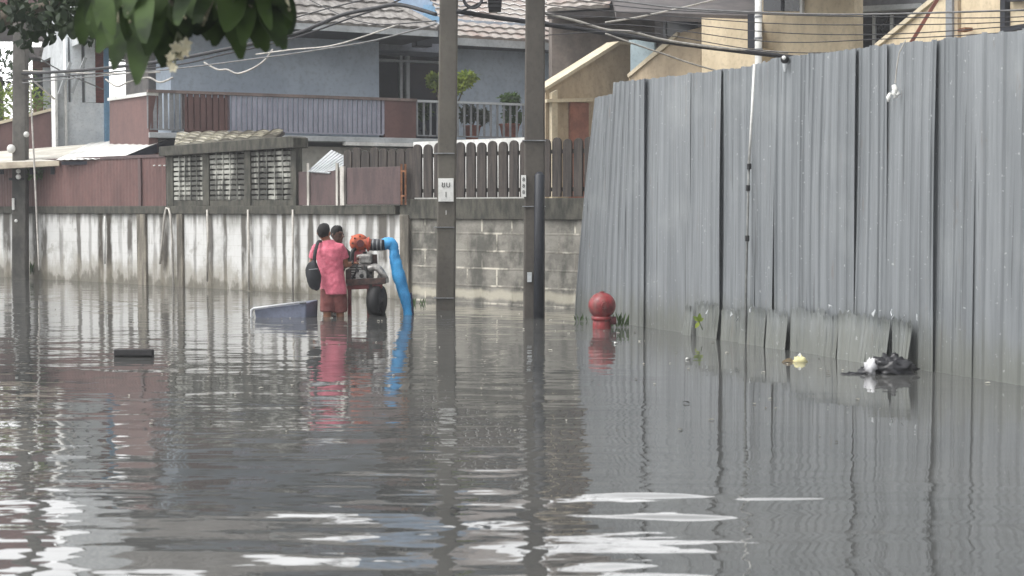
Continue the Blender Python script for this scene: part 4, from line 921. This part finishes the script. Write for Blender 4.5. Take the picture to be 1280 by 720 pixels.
potted('bonsai_plant', 'spreading yellow green plant on balcony behind the plated pole', 556, 160, 9, [(545, 101, 14, 7), (577, 103, 18, 8), (562, 112, 18, 9), (585, 97, 11, 5)], M_YG, 230, 21, .15)
potted('round_bush_plant', 'rounded bush in red brown trough at balcony end near dark pole', 637, 160, 13, [(638, 125, 14, 7), (640, 145, 16, 13)], M_MG, 380, 31, .13)
potted('small_leafy_plant', 'low dark plant behind railing just left of the plated pole', 532, 160, 6, [(530, 140, 8, 12)], M_MG, 240, 41, .13, potm=M_BLACK)
potted('trailing_plant', 'low dark plant behind white railing between the two near poles', 590, 160, 11, [(585, 142, 12, 11), (604, 146, 10, 9)], leafmat('grey green leaf', (96, 104, 84), (64, 72, 60), 2, .5, .2), 300, 51, .13)
# weeds
def weed(name, label, base, n, h, spread, mat, seed, cat='weed'):
    q = random.Random(seed); m = MB(); b = Vector(base)
    for _ in range(n):
        a = q.uniform(0, 6.28); l = h*q.uniform(.5, 1.1); o_ = Vector((q.uniform(-spread, spread), q.uniform(-.04, .04), 0))
        dd = Vector((math.cos(a)*.35, math.sin(a)*.35, 1)).normalized(); leaf(m, b+o_, b+o_+dd*l, l*.12, Vector((q.gauss(0, 1), -1, .2)), q.uniform(-.1, .1), 'ell', .2, 4)
    return tag(m.build(name, mat), label, cat)
weed('grass_tuft', 'green grass tuft in the water beside the red ball post', P(774, 409, 18.9), 26, .19, .12, M_MG, 61)
weed('grass_tuft', 'small green grass tuft at the far lower corner of the metal fence', P(727, 402, 19.9), 12, .12, .08, M_MG, 62)
weed('grass_tuft', 'small green weeds at the block wall foot beside blue hose end', P(519, 384, 23.6), 26, .15, .2, M_MG, 63)
weed('wall_weeds', 'dark green weeds along the wall foot beside the far pole', P(52, 343, 32.3), 40, .3, .4, M_MG, 64)
t = thing('fence_sprig', 'yellow green leaf sprig poking out of the fence seam', 'weed', FN.pt(*FN.hit(875, 400, .2), .2))
m = MB(); c = FN.pt(*FN.hit(874, 402, .2), .2)
for dx, dz, l in ((-.06, .05, .1), (.0, .1, .1), (-.04, -.06, .09), (.03, .03, .07)): leaf(m, c, c+Vector((dx, -.02, dz)).normalized()*l, l*.5, Vector((.2, -1, .3)), .05, 'ell', .1, 4)
m.build('leaves', M_YG, t); MB().tube([c+Vector((.05, .1, -.1)), c], .005, 5).build('stem', M_MG, t)
t = thing('wall_fern', 'small green fern hanging beside the far pole over maroon sheeting', 'fern', W.pt(*W.hit(42, 214, .12), .12))
m = MB(); shrub(m, W.pt(*W.hit(43, 213, .12), .12), (.28, .15, .14), 130, .13, 71); m.build('fronds', M_MG, t)
MB().tube([W.pt(*W.hit(43, 222, .02), .02), W.pt(*W.hit(43, 213, .12), .12)], .01, 5).build('stem', M_MG, t)

# ------------------------------------------------------------------ red ball post
_r = N('weathered red paint'); _ro = _r.obj()
_rc = _r.mix(_r.smooth(_r.noise(_ro, 5, 6, .65), .38, .62), lin((138, 44, 47)), lin((94, 36, 38)))
_rc = _r.mix(_r.smooth(_r.noise(_ro, 9, 6, .7), .62, .64), _rc, lin((88, 74, 66)))
_rc = _r.mix(_r.math('MULTIPLY', _r.smooth(_r.noise(_r.mapv(_ro, (6, 6, 1)), 2.2, 4), .5, .7), .5), _rc, lin((120, 92, 84)))
_r.bump(_r.noise(_ro, 12, 5), .4, .01); M_RED = _r.fin(_rc, .42)
t = thing('red_ball_post', 'red post with large ball top standing in water before the fence', 'hydrant', P(753, 412, 18.7) * 1); t.location.z = -.45; t['_o'] = list(t.location)
c = P(752.5, 382, 18.7); r_ = 17.2*18.7/FPX
MB().tube([Vector((c.x, c.y, -.6)), Vector((c.x, c.y, .04)), Vector((c.x, c.y, c.z-r_*.6))], [.12, .115, .1], 20).build('post', M_RED, t, smooth=True)
MB().ball(c, (r_, r_, r_*.98), 28, 18).build('ball', M_RED, t, smooth=True)
MB().tube([Vector((c.x, c.y, c.z-r_*1.06)), Vector((c.x, c.y, c.z-r_*.78))], [.125, .13], 20).build('collar', M_RED, t, smooth=True)
MB().tube([c+Vector((.02, -r_*.93, .01)), c+Vector((.03, -r_*1.07, .012))], .045, 8).build('valve_nut', M_RED, t)
MB().tube([c+Vector((0, 0, r_*.93)), c+Vector((0, 0, r_*1.03))], .03, 6).build('top_nut', M_RED, t)
MB().tube([Vector((c.x+.1, c.y-.02, .1)), Vector((c.x+.17, c.y-.02, .1))], .05, 12).build('side_outlet', simple('dark red cap', (92, 34, 38), (70, 26, 30), 6, .6), t)

# ------------------------------------------------------------------ floating things
t = thing('plastic_trough', 'grey tapered plastic trough with pale rim floating beside the pink shirted person', 'trough', P(350, 398, 20.7) * 1); t.location.z = 0; t['_o'] = list(t.location)
Y = 20.6; a0, a1, b1, b0 = P(315, 397.5, Y), P(382, 398, Y), P(383, 377, Y), P(314.5, 385.5, Y)
a0.z = a1.z = -.03
dpt = Vector((.12, .34, .0))
MB().box8([a0+Vector((.05, 0, 0)), a1, a1+dpt, a0+dpt, b0+Vector((.03, 0, -.02)), b1+Vector((0, 0, -.02)), b1+dpt+Vector((0, 0, .01)), b0+dpt+Vector((0, 0, .01))]).build('body', simple('blue grey plastic', (112, 118, 136), (92, 98, 114), 3, .5), t, bevel=.02)
m = MB(); m.tube([a0+Vector((.04, -.015, .0)), a0+Vector((-.01, -.015, .05)), b0+Vector((.0, -.01, -.02)), b0+Vector((.03, -.01, 0)), b1+Vector((0, -.01, 0))], .017, 8)
m.build('rim', simple('pale plastic rim', (206, 208, 210), (176, 178, 182), 5, .5), t, smooth=True)
MB().bar(b1+Vector((-.09, -.012, -.015)), b1+Vector((-.0, -.012, -.005)), .02, .035).build('latch', M_BLACK, t)
t = tag(MB().box8([P(142, 449, 15.1), P(191, 449, 15.0), P(193, 449, 15.35), P(144, 449, 15.4), P(142, 440, 15.1), P(191, 440, 15.0), P(193, 440, 15.35), P(144, 440, 15.4)]).build('floating_plank', simple('wet black foam', (34, 33, 35), (24, 23, 25), 12, .7, bump=.5), bevel=.012), 'short black plank floating alone on the open water', 'plank')
t.location.z = -.025
# rubbish by the fence
def crumple(c, r, seed, seg=14, rings=9):
    m = MB().ball((0, 0, 0), 1, seg, rings); q = random.Random(seed)
    for i, v in enumerate(m.v):
        k = .62 + .55*abs(mnoise.noise(v*2.3+Vector((seed, 0, 0)))) + q.uniform(-.07, .09); m.v[i] = Vector((v.x*r[0], v.y*r[1], v.z*r[2]))*k + Vector(c)
    return m
def blob(c, r, seed, amp=.35, fr_=3, seg=28, rings=18):
    m = MB().ball((0, 0, 0), 1, seg, rings)
    for i, v in enumerate(m.v):
        k = 1 + amp*mnoise.noise(v*fr_+Vector((seed, 0, 0))) + amp*.4*mnoise.noise(v*fr_*2.7+Vector((seed, 3, 0))); m.v[i] = Vector((v.x*r[0], v.y*r[1], v.z*r[2]))*k + Vector(c)
    return m
M_BAG = simple('black bin bag', (34, 34, 38), (24, 24, 28), 6, .35, bump=.3)
t = thing('rubbish_bag', 'black rubbish bag with white scrap floating at the fence foot', 'rubbish bag', P(1108, 466, 13.7) * 1); t.location.z = -.02; t['_o'] = list(t.location)
Y = 13.6
crumple(P(1115, 461, Y), (.25, .2, .15), 4, 34, 22).build('bag', M_BAG, t, smooth=True)
crumple(P(1086, 466, Y-.02), (.12, .12, .08), 9, 22, 14).build('bag_neck', M_BAG, t, smooth=True)
crumple(P(1066, 469, Y-.1), (.17, .07, .035), 17, 26, 12).build('loose_flap', M_BAG, t, smooth=True)
blob(P(1088, 459, Y-.13), (.05, .035, .07), 14, .9, 3.1, 14, 9).build('white_scrap', simple('dirty white plastic', (214, 214, 216), (170, 170, 174), 8, .5), t, smooth=True)
t = thing('yellow_litter', 'pale yellow crumpled litter with brown leaf floating by the fence', 'litter', P(997, 455, 14.7) * 1); t.location.z = 0; t['_o'] = list(t.location)
crumple(P(1000, 452, 14.6), (.095, .07, .07), 21, 12, 8).build('wrapper', simple('pale yellow plastic', (226, 220, 168), (196, 188, 140), 10, .5), t, smooth=True)
m = MB(); leaf(m, P(996, 455, 14.6)+Vector((0, 0, .01)), P(977, 453, 14.55), .07, Vector((0, -.5, 1)), .1, 'ell', .3); m.build('dry_leaf', simple('brown leaf', (112, 98, 72), (86, 74, 56)), t, solid=.004)
m = MB(); leaf(m, P(998, 449, 14.6), P(1000, 441, 14.6), .03, Vector((0, -1, .2)), .1, 'ell', .3); m.build('torn_tip', M_WHITE, t, solid=.004)
q = random.Random(77)
bits = [(862, 505, 'dark soggy leaf floating alone before the metal fence'), (768, 430, 'tiny pale floating fleck near the red ball post'), (857, 450, 'tiny white floating fleck just in front of fence'), (575, 640, 'dark floating leaf in reflections below the plated pole')]
for x, y, lb in bits:
    Y = 0
    d = P(x, y, 10.0) - Vector((0, 0, CAMH)); p = Vector((0, 0, CAMH)) + d*(CAMH/-d.z); p.z = .006
    a = q.uniform(0, 3.1); m = MB(); leaf(m, p, p+Vector((.06*math.cos(a), .06*math.sin(a), .004)), .03, Vector((0, 0, 1)), .1, 'ell', .3)
    tag(m.build('floating_leaf', M_WHITE if 'fleck' in lb else M_BLACK, solid=.004), lb, 'litter')

q = random.Random(91); m = MB(); m2 = MB()
for i in range(230):
    y = q.choice((q.uniform(395, 470), q.uniform(420, 560), q.uniform(385, 430))); x = q.uniform(-40, 1240)
    d = P(x, y, 10.0) - Vector((0, 0, CAMH)); p = Vector((0, 0, CAMH)) + d*(CAMH/-d.z)
    if (p-FN.a).dot(FN.n) < .1 or (p-W.a).dot(W.n) < .1: continue
    a = q.uniform(0, 6.28); l = q.uniform(.012, .045); p.z = .004
    leaf(m, p, p+Vector((l*math.cos(a), l*math.sin(a), .003)), l*q.uniform(.3, .7), Vector((0, 0, 1)), .08, 'ell', .2, 3)
sc_m = N('floating scum'); scum = sc_m.fin(sc_m.mix(sc_m.smooth(sc_m.noise(sc_m.obj(), 1.7, 2), .42, .58), lin((64, 58, 46)), lin((196, 192, 180))), .7)
kind(m.build('floating_debris', scum, solid=.003), 'stuff')

hz = MB().box(-640, 640, -640, 1440, -2.1, 11.5).build('haze', None)  # thin haze volume added to lift the dark tones
hm_ = bpy.data.materials.new('veil haze'); hm_.use_nodes = True; ht = hm_.node_tree; ht.nodes.clear()
ho_ = ht.nodes.new('ShaderNodeOutputMaterial'); hv = ht.nodes.new('ShaderNodeVolumePrincipled'); hv.inputs['Color'].default_value = (.9, .92, .95, 1); hv.inputs['Density'].default_value = .0016
ht.links.new(hv.outputs[0], ho_.inputs['Volume']); hz.data.materials.append(hm_); kind(hz, 'stuff')
# ------------------------------------------------------------------ people
def remesh(mb, voxel, name, mat, parent, it=4):
    o = mb.build(name, mat, parent, smooth=True, fixn=True)
    r = o.modifiers.new('remesh', 'REMESH'); r.mode = 'VOXEL'; r.voxel_size = voxel; r.use_smooth_shade = True
    s = o.modifiers.new('smooth', 'SMOOTH'); s.iterations = it; s.factor = .5
    dg = bpy.context.evaluated_depsgraph_get(); dg.update()
    me = bpy.data.meshes.new_from_object(o.evaluated_get(dg)); old = o.data; o.modifiers.clear(); o.data = me; me.name = name
    if not me.materials: me.materials.append(mat)
    return o
def hand(mb, wr, d, pn, curl=.5, s=1, thumb=1):
    "wrist point, direction of the fingers, palm normal; four unequal fingers and a side thumb"
    d = d.normalized(); pn = (pn - d*pn.dot(d)).normalized(); sd = d.cross(pn)
    mb.tube([wr-d*.02, wr+d*.02*s, wr+d*.06*s, wr+d*.09*s], [(.026*s, .02*s), (.034*s, .016*s), (.042*s, .015*s), (.038*s, .012*s)], 10, sd)
    for k, l in ((-1.5, .068), (-.5, .078), (.5, .074), (1.5, .058)):
        a = wr + d*.085*s + sd*(.02*k*s); p = [a]; ang = 0
        for seg in (.45, .3, .25):
            ang += curl; p.append(p[-1] + (d*math.cos(ang)+pn*math.sin(ang))*l*seg*s)
        mb.tube(p, [.0095*s, .0088*s, .008*s, .0065*s], 8)
    a = wr + d*.03*s + sd*(thumb*.03*s); mb.tube([a, a+(sd*thumb*.75+d*.6+pn*.3)*.035*s, a+(sd*thumb*.85+d*1.3+pn*.7)*.045*s], [.012*s, .0105*s, .008*s], 8)
def face(mb, hc, f, s=1):
    "nose, ears, brow and chin on a head centred at hc that faces f"
    f = f.normalized(); r = Vector((0, 0, 1)).cross(f).normalized(); up = Vector((0, 0, 1))
    mb.tube([hc+f*.085*s+up*.02*s, hc+f*.115*s-up*.025*s, hc+f*.09*s-up*.04*s], [.01*s, .017*s, .014*s], 8)
    for k in (-1, 1): mb.tube([hc+r*k*.078*s+up*.03*s-f*.0, hc+r*k*.094*s+up*.0-f*.012*s, hc+r*k*.08*s-up*.035*s], [.01*s, .016*s, .01*s], 8)
    mb.tube([hc+f*.05*s-up*.095*s, hc+f*.085*s-up*.085*s], [.03*s, .022*s], 8)
    mb.tube([hc+f*.082*s-up*.058*s-r*.02*s, hc+f*.095*s-up*.058*s, hc+f*.082*s-up*.058*s+r*.02*s], [.006*s, .01*s, .006*s], 6)
    mb.tube([hc+f*.078*s+up*.03*s-r*.04*s, hc+f*.093*s+up*.032*s, hc+f*.078*s+up*.03*s+r*.04*s], [.008*s, .012*s, .008*s], 6)
def skin(name, c, c2): return simple(name, c, c2, 6, .5, bump=.05)
M_SKIN1 = skin('brown skin', (150, 104, 78), (132, 90, 68)); M_SKIN2 = skin('dark brown skin', (96, 66, 52), (80, 54, 44))
M_HAIR = simple('black hair', (22, 19, 18), (14, 12, 12), 30, .85, stretch=(3, 3, 1), bump=.4)
M_PINK = simple('pink cotton', (212, 114, 132), (186, 92, 110), 7, .85, bump=.2)
M_SHORT = simple('brick red cotton', (126, 76, 72), (104, 60, 58), 5, .9, bump=.2)
PY = 20.8; sc_ = PY/FPX
def pp(x, y, dy=0): return P(x, y, PY+dy)
def person(name, label, cat, hc, f, hip, sh_l, sh_r, arm_l, arm_r, legs, skinm, shirtm, shortm, sleeves, voxel=.007):
    "hc head centre, f facing; sh_* shoulders; arm_* (elbow, wrist, hand dir, palm normal); legs [(hip, knee, foot)]"
    base = Vector((hip.x, hip.y, -.45)); t = thing(name, label, cat, base)
    side = (sh_r-sh_l).normalized(); chest = (sh_l+sh_r)/2 + Vector((0, 0, -.06)); neck = (sh_l+sh_r)/2 + Vector((0, 0, .03)); waist = chest.lerp(hip, .55)
    b = MB()
    b.tube([hip-Vector((0, 0, .1)), hip, waist, chest, (sh_l+sh_r)/2+Vector((0, 0, -.02)), neck+Vector((0, 0, .03))], [(.12, .09), (.155, .105), (.13, .09), (.16, .1), (.12, .07), (.055, .05)], 20, side)
    b.tube([neck-Vector((0, 0, .03)), neck.lerp(hc, .6), hc], [.062, .052, .055], 12)
    b.ball(hc+Vector((0, 0, .012)), (.078, .092, .112), 20, 14); b.ball(hc+f*.02-Vector((0, 0, .045)), (.062, .07, .07), 16, 10); face(b, hc, f)
    for sh, (el, wr, hd, pn), k in ((sh_l, arm_l, 1), (sh_r, arm_r, -1)):
        b.tube([sh.lerp(chest, .4), sh-Vector((0, 0, .04)), sh.lerp(el, .4), el, el.lerp(wr, .3), wr], [.045, .044, .044, .037, .039, .025], 12); hand(b, wr, hd, pn, .45, .95, k)
    for h_, k_, ft in legs:
        b.tube([h_, h_.lerp(k_, .35), k_, k_.lerp(ft, .3), ft+Vector((0, 0, .06))], [.088, .08, .055, .056, .036], 14); b.tube([ft+Vector((0, 0, .05))-f*.04, ft+Vector((0, 0, .035))+f*.08, ft+Vector((0, 0, .02))+f*.19], [(.035, .045), (.045, .035), (.035, .018)], 10, (0, 0, 1))
    remesh(b, voxel, 'body', skinm, t, 5)
    s = MB(); hem = hip + Vector((0, 0, -.01))
    s.tube([hem-Vector((0, 0, .07)), hem, waist, chest, (sh_l+sh_r)/2+Vector((0, 0, -.005)), (sh_l+sh_r)/2+Vector((0, 0, .045)), neck+Vector((0, 0, .05))], [(.18, .136), (.184, .135), (.168, .125), (.19, .13), (.165, .1), (.1, .08), (.066, .064)], 24, side)
    for sh, (el, wr, hd, pn) in ((sh_l, arm_l), (sh_r, arm_r)):
        e2 = sh.lerp(el, sleeves); s.tube([sh.lerp(chest, .5)+Vector((0, 0, .01)), sh+Vector((0, 0, -.03)), sh.lerp(e2, .5), e2], [.068, .06, .064, .068], 14)
    so_ = remesh(s, .011, 'shirt', shirtm, t, 4)
    tx = bpy.data.textures.new('folds', 'CLOUDS'); tx.noise_scale = .07
    dm = so_.modifiers.new('folds', 'DISPLACE'); dm.texture = tx; dm.strength = .02; dm.mid_level = .5
    p_ = MB(); p_.tube([hip+Vector((0, 0, .08)), hip, hip-Vector((0, 0, .1))], [(.165, .115), (.178, .125), (.17, .12)], 20, side)
    for h_, k_, ft in legs: p_.tube([h_+Vector((0, 0, .03)), h_.lerp(k_, .4), h_.lerp(k_, .93)], [.1, .105, .1], 16)
    po = remesh(p_, .011, 'shorts', shortm, t, 4)
    dm = po.modifiers.new('folds', 'DISPLACE'); dm.texture = tx; dm.strength = .02; dm.mid_level = .5
    hm = MB().ball(hc+Vector((0, 0, .03))-f*.012, (.088, .1, .108), 22, 14)
    r_ = Vector((0, 0, 1)).cross(f)
    hm.v = [v + f*(-.0) + Vector((0, 0, max(0, (v-hc).dot(f)-.02)*.75)) + Vector((mnoise.noise(v*40), mnoise.noise(v*40+Vector((5, 0, 0))), mnoise.noise(v*40+Vector((0, 5, 0)))))*.008 for v in hm.v]
    hm.build('hair', M_HAIR, t, smooth=True)
    for k in (-1, 1): MB().ball(hc+f*.083+r_*k*.032+Vector((0, 0, .008)), .011, 10, 8).build('eye', M_BLACK, t, smooth=True)
    return t
f1 = Vector((.35, .93, 0)).normalized()
hip = pp(417, 360); shl, shr = pp(395, 307, .05), pp(426.5, 307, -.05)
person('person', 'person in pink shirt with black shoulder bag, back turned, wading', 'person', pp(405, 291.5), f1, hip, shl, shr,
       (pp(389, 333, .1), pp(391, 353, .22), Vector((.1, .3, -1)), Vector((1, .2, 0))),
       (pp(433, 332, .05), pp(440, 329, .26), Vector((.6, .8, .1)), Vector((0, 0, -1))),
       [(pp(410, 364), pp(409, 392, -.03), Vector((pp(409, 392).x, PY, -.45))), (pp(424, 364), pp(425, 391, .05), Vector((pp(425, 391).x+.02, PY+.06, -.45)))],
       M_SKIN1, M_PINK, M_SHORT, .62)
# shoulder bag
M_BAGC = simple('black nylon', (34, 36, 42), (24, 26, 30), 9, .7, bump=.3)
t = thing('shoulder_bag', 'black shoulder bag hanging on the pink shirted back', 'bag', pp(391, 364, -.16))
m = blob((0, 0, 0), (.095, .062, .205), 33, .16, 1.6, 24, 18); c = pp(392, 345, -.17); m.v = [v*1 + c + Vector((v.z*-.12*(1), 0, 0)) for v in m.v]; m.build('bag_body', M_BAGC, t, smooth=True)
m = MB(); m.tube(smoothpts([pp(393, 331, -.17), pp(393.5, 318, -.17), pp(397, 304, -.09), pp(400, 300.5, .0), pp(402, 306, .12)]), [(.024, .006)]*25, 8, (1, 0, 0)); m.build('strap', M_BAGC, t, smooth=True)
MB().tube([pp(386, 337, -.245), pp(397, 336, -.245)], .006, 6).build('zip', M_GREYP, t)
# helper beyond the pump
PY_ = 21.8
def p2(x, y, dy=0): return P(x, y, PY_+dy)
f2 = Vector((.75, -.5, 0)).normalized()
person('person', 'person in dark green shirt bending to the pump, half hidden by pink shirt', 'person', p2(421.5, 293.5), f2, p2(414, 356, .05), p2(430, 312, .14), p2(417, 311, -.16),
       (p2(441, 330, .1), p2(449, 322, -.05), Vector((.9, -.3, .1)), Vector((0, 0, -1))), (p2(428, 334, -.2), p2(441, 328, -.3), Vector((.9, -.2, .2)), Vector((0, 0, -1))),
       [(p2(410, 360, -.05), p2(412, 386, -.1), Vector((p2(410, 386).x, PY_-.1, -.45))), (p2(418, 360, .12), p2(421, 386, .1), Vector((p2(420, 386).x, PY_+.15, -.45)))],
       M_SKIN2, simple('dark green cotton', (62, 68, 56), (46, 52, 44), 5, .9, bump=.2), simple('grey cotton', (78, 78, 82), (60, 60, 64), 5, .9, bump=.2), .7)

# ------------------------------------------------------------------ water pump on its trailer
PM = 21.2
def q3(x, y, dy=0): return P(x, y, PM+dy)
t = thing('water_pump', 'trailer water pump with grey engine, orange pump head and dark wheel', 'pump', (q3(458, 390).x, PM, -.45))
M_ORG = simple('orange paint', (188, 92, 60), (128, 58, 42), 10, .65, bump=.2); M_ENG = simple('engine grey', (92, 88, 86), (44, 42, 42), 9, .5, .4, bump=.3)
M_DKR = simple('dark red frame', (112, 52, 52), (84, 40, 42), 7, .6); M_ALU = simple('cast aluminium', (178, 176, 172), (112, 110, 108), 12, .5, .4)
m = MB()
for dy in (-.22, .3): m.bar(q3(434, 359, dy), q3(478, 357, dy), .07)
for px in (436, 456, 475): m.bar(q3(px, 358, -.22), q3(px, 358, .3), .06)
m.build('chassis', M_DKR, t, bevel=.006)
for px, dy in ((437, -.2), (437, .28), (461, -.2)): MB().bar(q3(px, 359, dy), Vector((q3(px, 359, dy).x, PM+dy, -.45)), .05).build('leg', M_DKR, t)
e0, e1 = q3(438, 356), q3(466, 330)
MB().box(e0.x, e1.x, PM-.16, PM+.2, e0.z, e1.z).build('engine_block', M_ENG, t, bevel=.03)
m = MB()
for k in range(6): z = e1.z-.03-k*.035; m.box(e0.x-.015, e0.x+.17, PM-.185, PM-.162, z, z+.014)
m.build('cooling_fins', M_ALU, t)
MB().tube([q3(452, 345, -.165), q3(452, 345, -.24)], .085, 20).build('flywheel', M_ALU, t, bevel=.008); MB().tube([q3(452, 345, -.242), q3(452, 345, -.28)], .03, 12).build('shaft_hub', M_BLACK, t)
MB().box(q3(448, 0).x, q3(464, 0).x, PM-.12, PM+.14, q3(0, 330).z+.004, q3(0, 317).z).build('fuel_tank', M_ALU, t, bevel=.03)
MB().tube([q3(456, 317, -.02)-Vector((0,0,.005)), q3(456, 314.5, -.02)], .03, 12).build('fuel_cap', M_BLACK, t)
MB().tube(smoothpts([q3(440, 340, -.12), q3(440, 322, -.12), q3(441, 314, -.1), q3(444, 311, -.05)]), .028, 10).build('exhaust', M_BLACK, t, smooth=True)
MB().tube(smoothpts([q3(462, 336, -.14), q3(470, 334, -.16), q3(477, 341, -.17), q3(479, 353, -.15)]), [(.05, .09)]*19, 12, (0, 0, 1)).build('mudguard', M_ALU, t, smooth=True)
for px, py in ((444, 334), (460, 343), (466, 349)): MB().tube(smoothpts([q3(px, py, -.2), q3(px+4, py+5, -.24), q3(px-2, py+11, -.2)]), .01, 6).build('fuel_line', M_BLACK, t)
M_GRIME = simple('greasy brown iron', (84, 62, 56), (46, 38, 36), 10, .7, bump=.3)
MB().box(q3(432, 0).x, q3(439, 0).x, PM-.2, PM+.05, q3(0, 354).z, q3(0, 336).z).build('battery_box', M_GRIME, t, bevel=.01)
MB().tube([q3(466, 333, .06), q3(466, 318, .06)], [.07, .06], 14).build('air_filter', M_GRIME, t, smooth=True)
m = MB(); m.bar(q3(433, 353, -.26), q3(482, 351, -.26), .05, .085); m.build('side_beam', M_GRIME, t, bevel=.006)
MB().box(q3(462, 0).x, q3(466, 0).x, PM-.26, PM-.2, -.3, q3(0, 354).z).build('wheel_strut', M_ENG, t)
for k in range(8):
    a = math.pi*2*k/8; c8 = q3(449, 304, .0)+Vector((.25, -1, 0)).normalized()*.06; b8 = c8+Vector((.1*math.cos(a), 0, .1*math.sin(a))); MB().tube([b8, b8+Vector((.006, -.025, 0))], .012, 6).build('bolt', M_GRIME, t)
for (ax_, ay_), (bx_, by_) in (((446, 330), (438, 350)), ((455, 332), (457, 354)), ((441, 326), (434, 332))): MB().tube(smoothpts([q3(ax_, ay_, -.19), q3((ax_+bx_)/2+3, (ay_+by_)/2, -.23), q3(bx_, by_, -.2)]), .014, 6).build('fuel_line', M_BLACK, t)
# wheel
def wheel(dy):
    c = q3(471, 376, dy); r = .215
    w_o = MB(); pr = [(-.07, .13), (-.085, .17), (-.075, .208), (0, .222), (.075, .208), (.085, .17), (.07, .13)]
    ax = Vector((.96, -.28, 0)).normalized()
    w_o.tube([c+ax*a for a, _ in pr], [b_ for _, b_ in pr], 28); o = w_o.build('wheel', M_BLACK, t, smooth=True)
    MB().tube([c+ax*.05, c+ax*.066], [.12, .11], 20).build('rim', M_DKR, o); MB().tube([c+ax*.06, c+ax*.1], .04, 12).build('hub', M_ENG, o)
wheel(-.18); wheel(.42)
# orange pump head, discharge neck
c = q3(449, 304, .0)
m = MB(); ax = Vector((.25, -1, 0)).normalized()
m.tube([c-ax*.1, c-ax*.07, c+ax*.02, c+ax*.07], [.07, .125, .13, .075], 24); m.tube([c+Vector((0, 0, .03)), c+Vector((-.05, 0, .07)), c+Vector((-.1, -.01, .06))], [.06, .05, .045], 14)
m.build('pump_head', M_ORG, t, smooth=True)
MB().tube([c+ax*.072, c+ax*.12], .05, 14).build('inlet_flange', M_DKR, t)
MB().tube([q3(451, 304), q3(459, 305), q3(464, 306)], [.085, .075, .08], 16).build('outlet', M_ORG, t, smooth=True)
MB().tube([q3(459.5, 305.3), q3(461.5, 305.4)], .1, 16).build('flange', simple('orange red flange', (190, 74, 48), (150, 58, 40), 8, .5), t)
m = MB(); 
for px in (444, 454): m.bar(q3(px, 312, 0), q3(px, 331, 0), .035)
m.bar(q3(442, 316, -.02), q3(457, 315, -.02), .04, .06); m.build('pump_bracket', simple('faded red bracket', (168, 80, 84), (130, 60, 64), 7, .6), t)
# blue hose
t = thing('discharge_hose', 'bright blue lay-flat hose bending from the pump down into water', 'hose', (q3(508, 388).x, PM, 0))
M_HB = simple('blue hose', (66, 160, 218), (46, 128, 184), 5, .45, stretch=(1, 1, .6), bump=.2)
MB().tube([q3(463, 306), q3(467, 306), q3(474, 306), q3(481, 305.5)], [.078, .082, .08, .082], 18).build('coupling', simple('black coupling', (42, 46, 54), (28, 32, 38), 6, .5), t, smooth=True)
for px in (466, 471, 476): MB().tube([q3(px, 306), q3(px+1.3, 306)], .088, 18).build('hose_clamp', M_STEEL, t)
m = MB(); pts = smoothpts([q3(479, 305.5), q3(486, 304), q3(490, 306), q3(492, 313), q3(494.5, 328), q3(498.5, 344), q3(505, 368), q3(508.5, 384), q3(510, 402)], 7)
n = len(pts); rad = []
for i in range(n):
    k = i/(n-1); wr_ = .012*math.sin(i*2.1)
    a = [.076, .08, .07, .06, .072, .082, .072, .055, .055]; x = k*8; j = min(7, int(x)); v = (a[j]+(a[j+1]-a[j])*(x-j))*1.1
    rad.append((v+wr_*.25, v*.72))
m.tube(pts, rad, 20, (1, 0, .3)); ho = m.build('hose_body', M_HB, t, smooth=True)
tx = bpy.data.textures.new('creases', 'CLOUDS'); tx.noise_scale = .12
dm = ho.modifiers.new('creases', 'DISPLACE'); dm.texture = tx; dm.strength = .03
MB().tube([q3(512, 366, .05), q3(514, 388, .05), q3(515, 402, .05)], [.03, .035, .03], 10).build('rope', simple('navy strap', (40, 52, 92), (30, 40, 70)), t, smooth=True)

for o in bpy.data.objects:
    if '_o' in o: del o['_o']
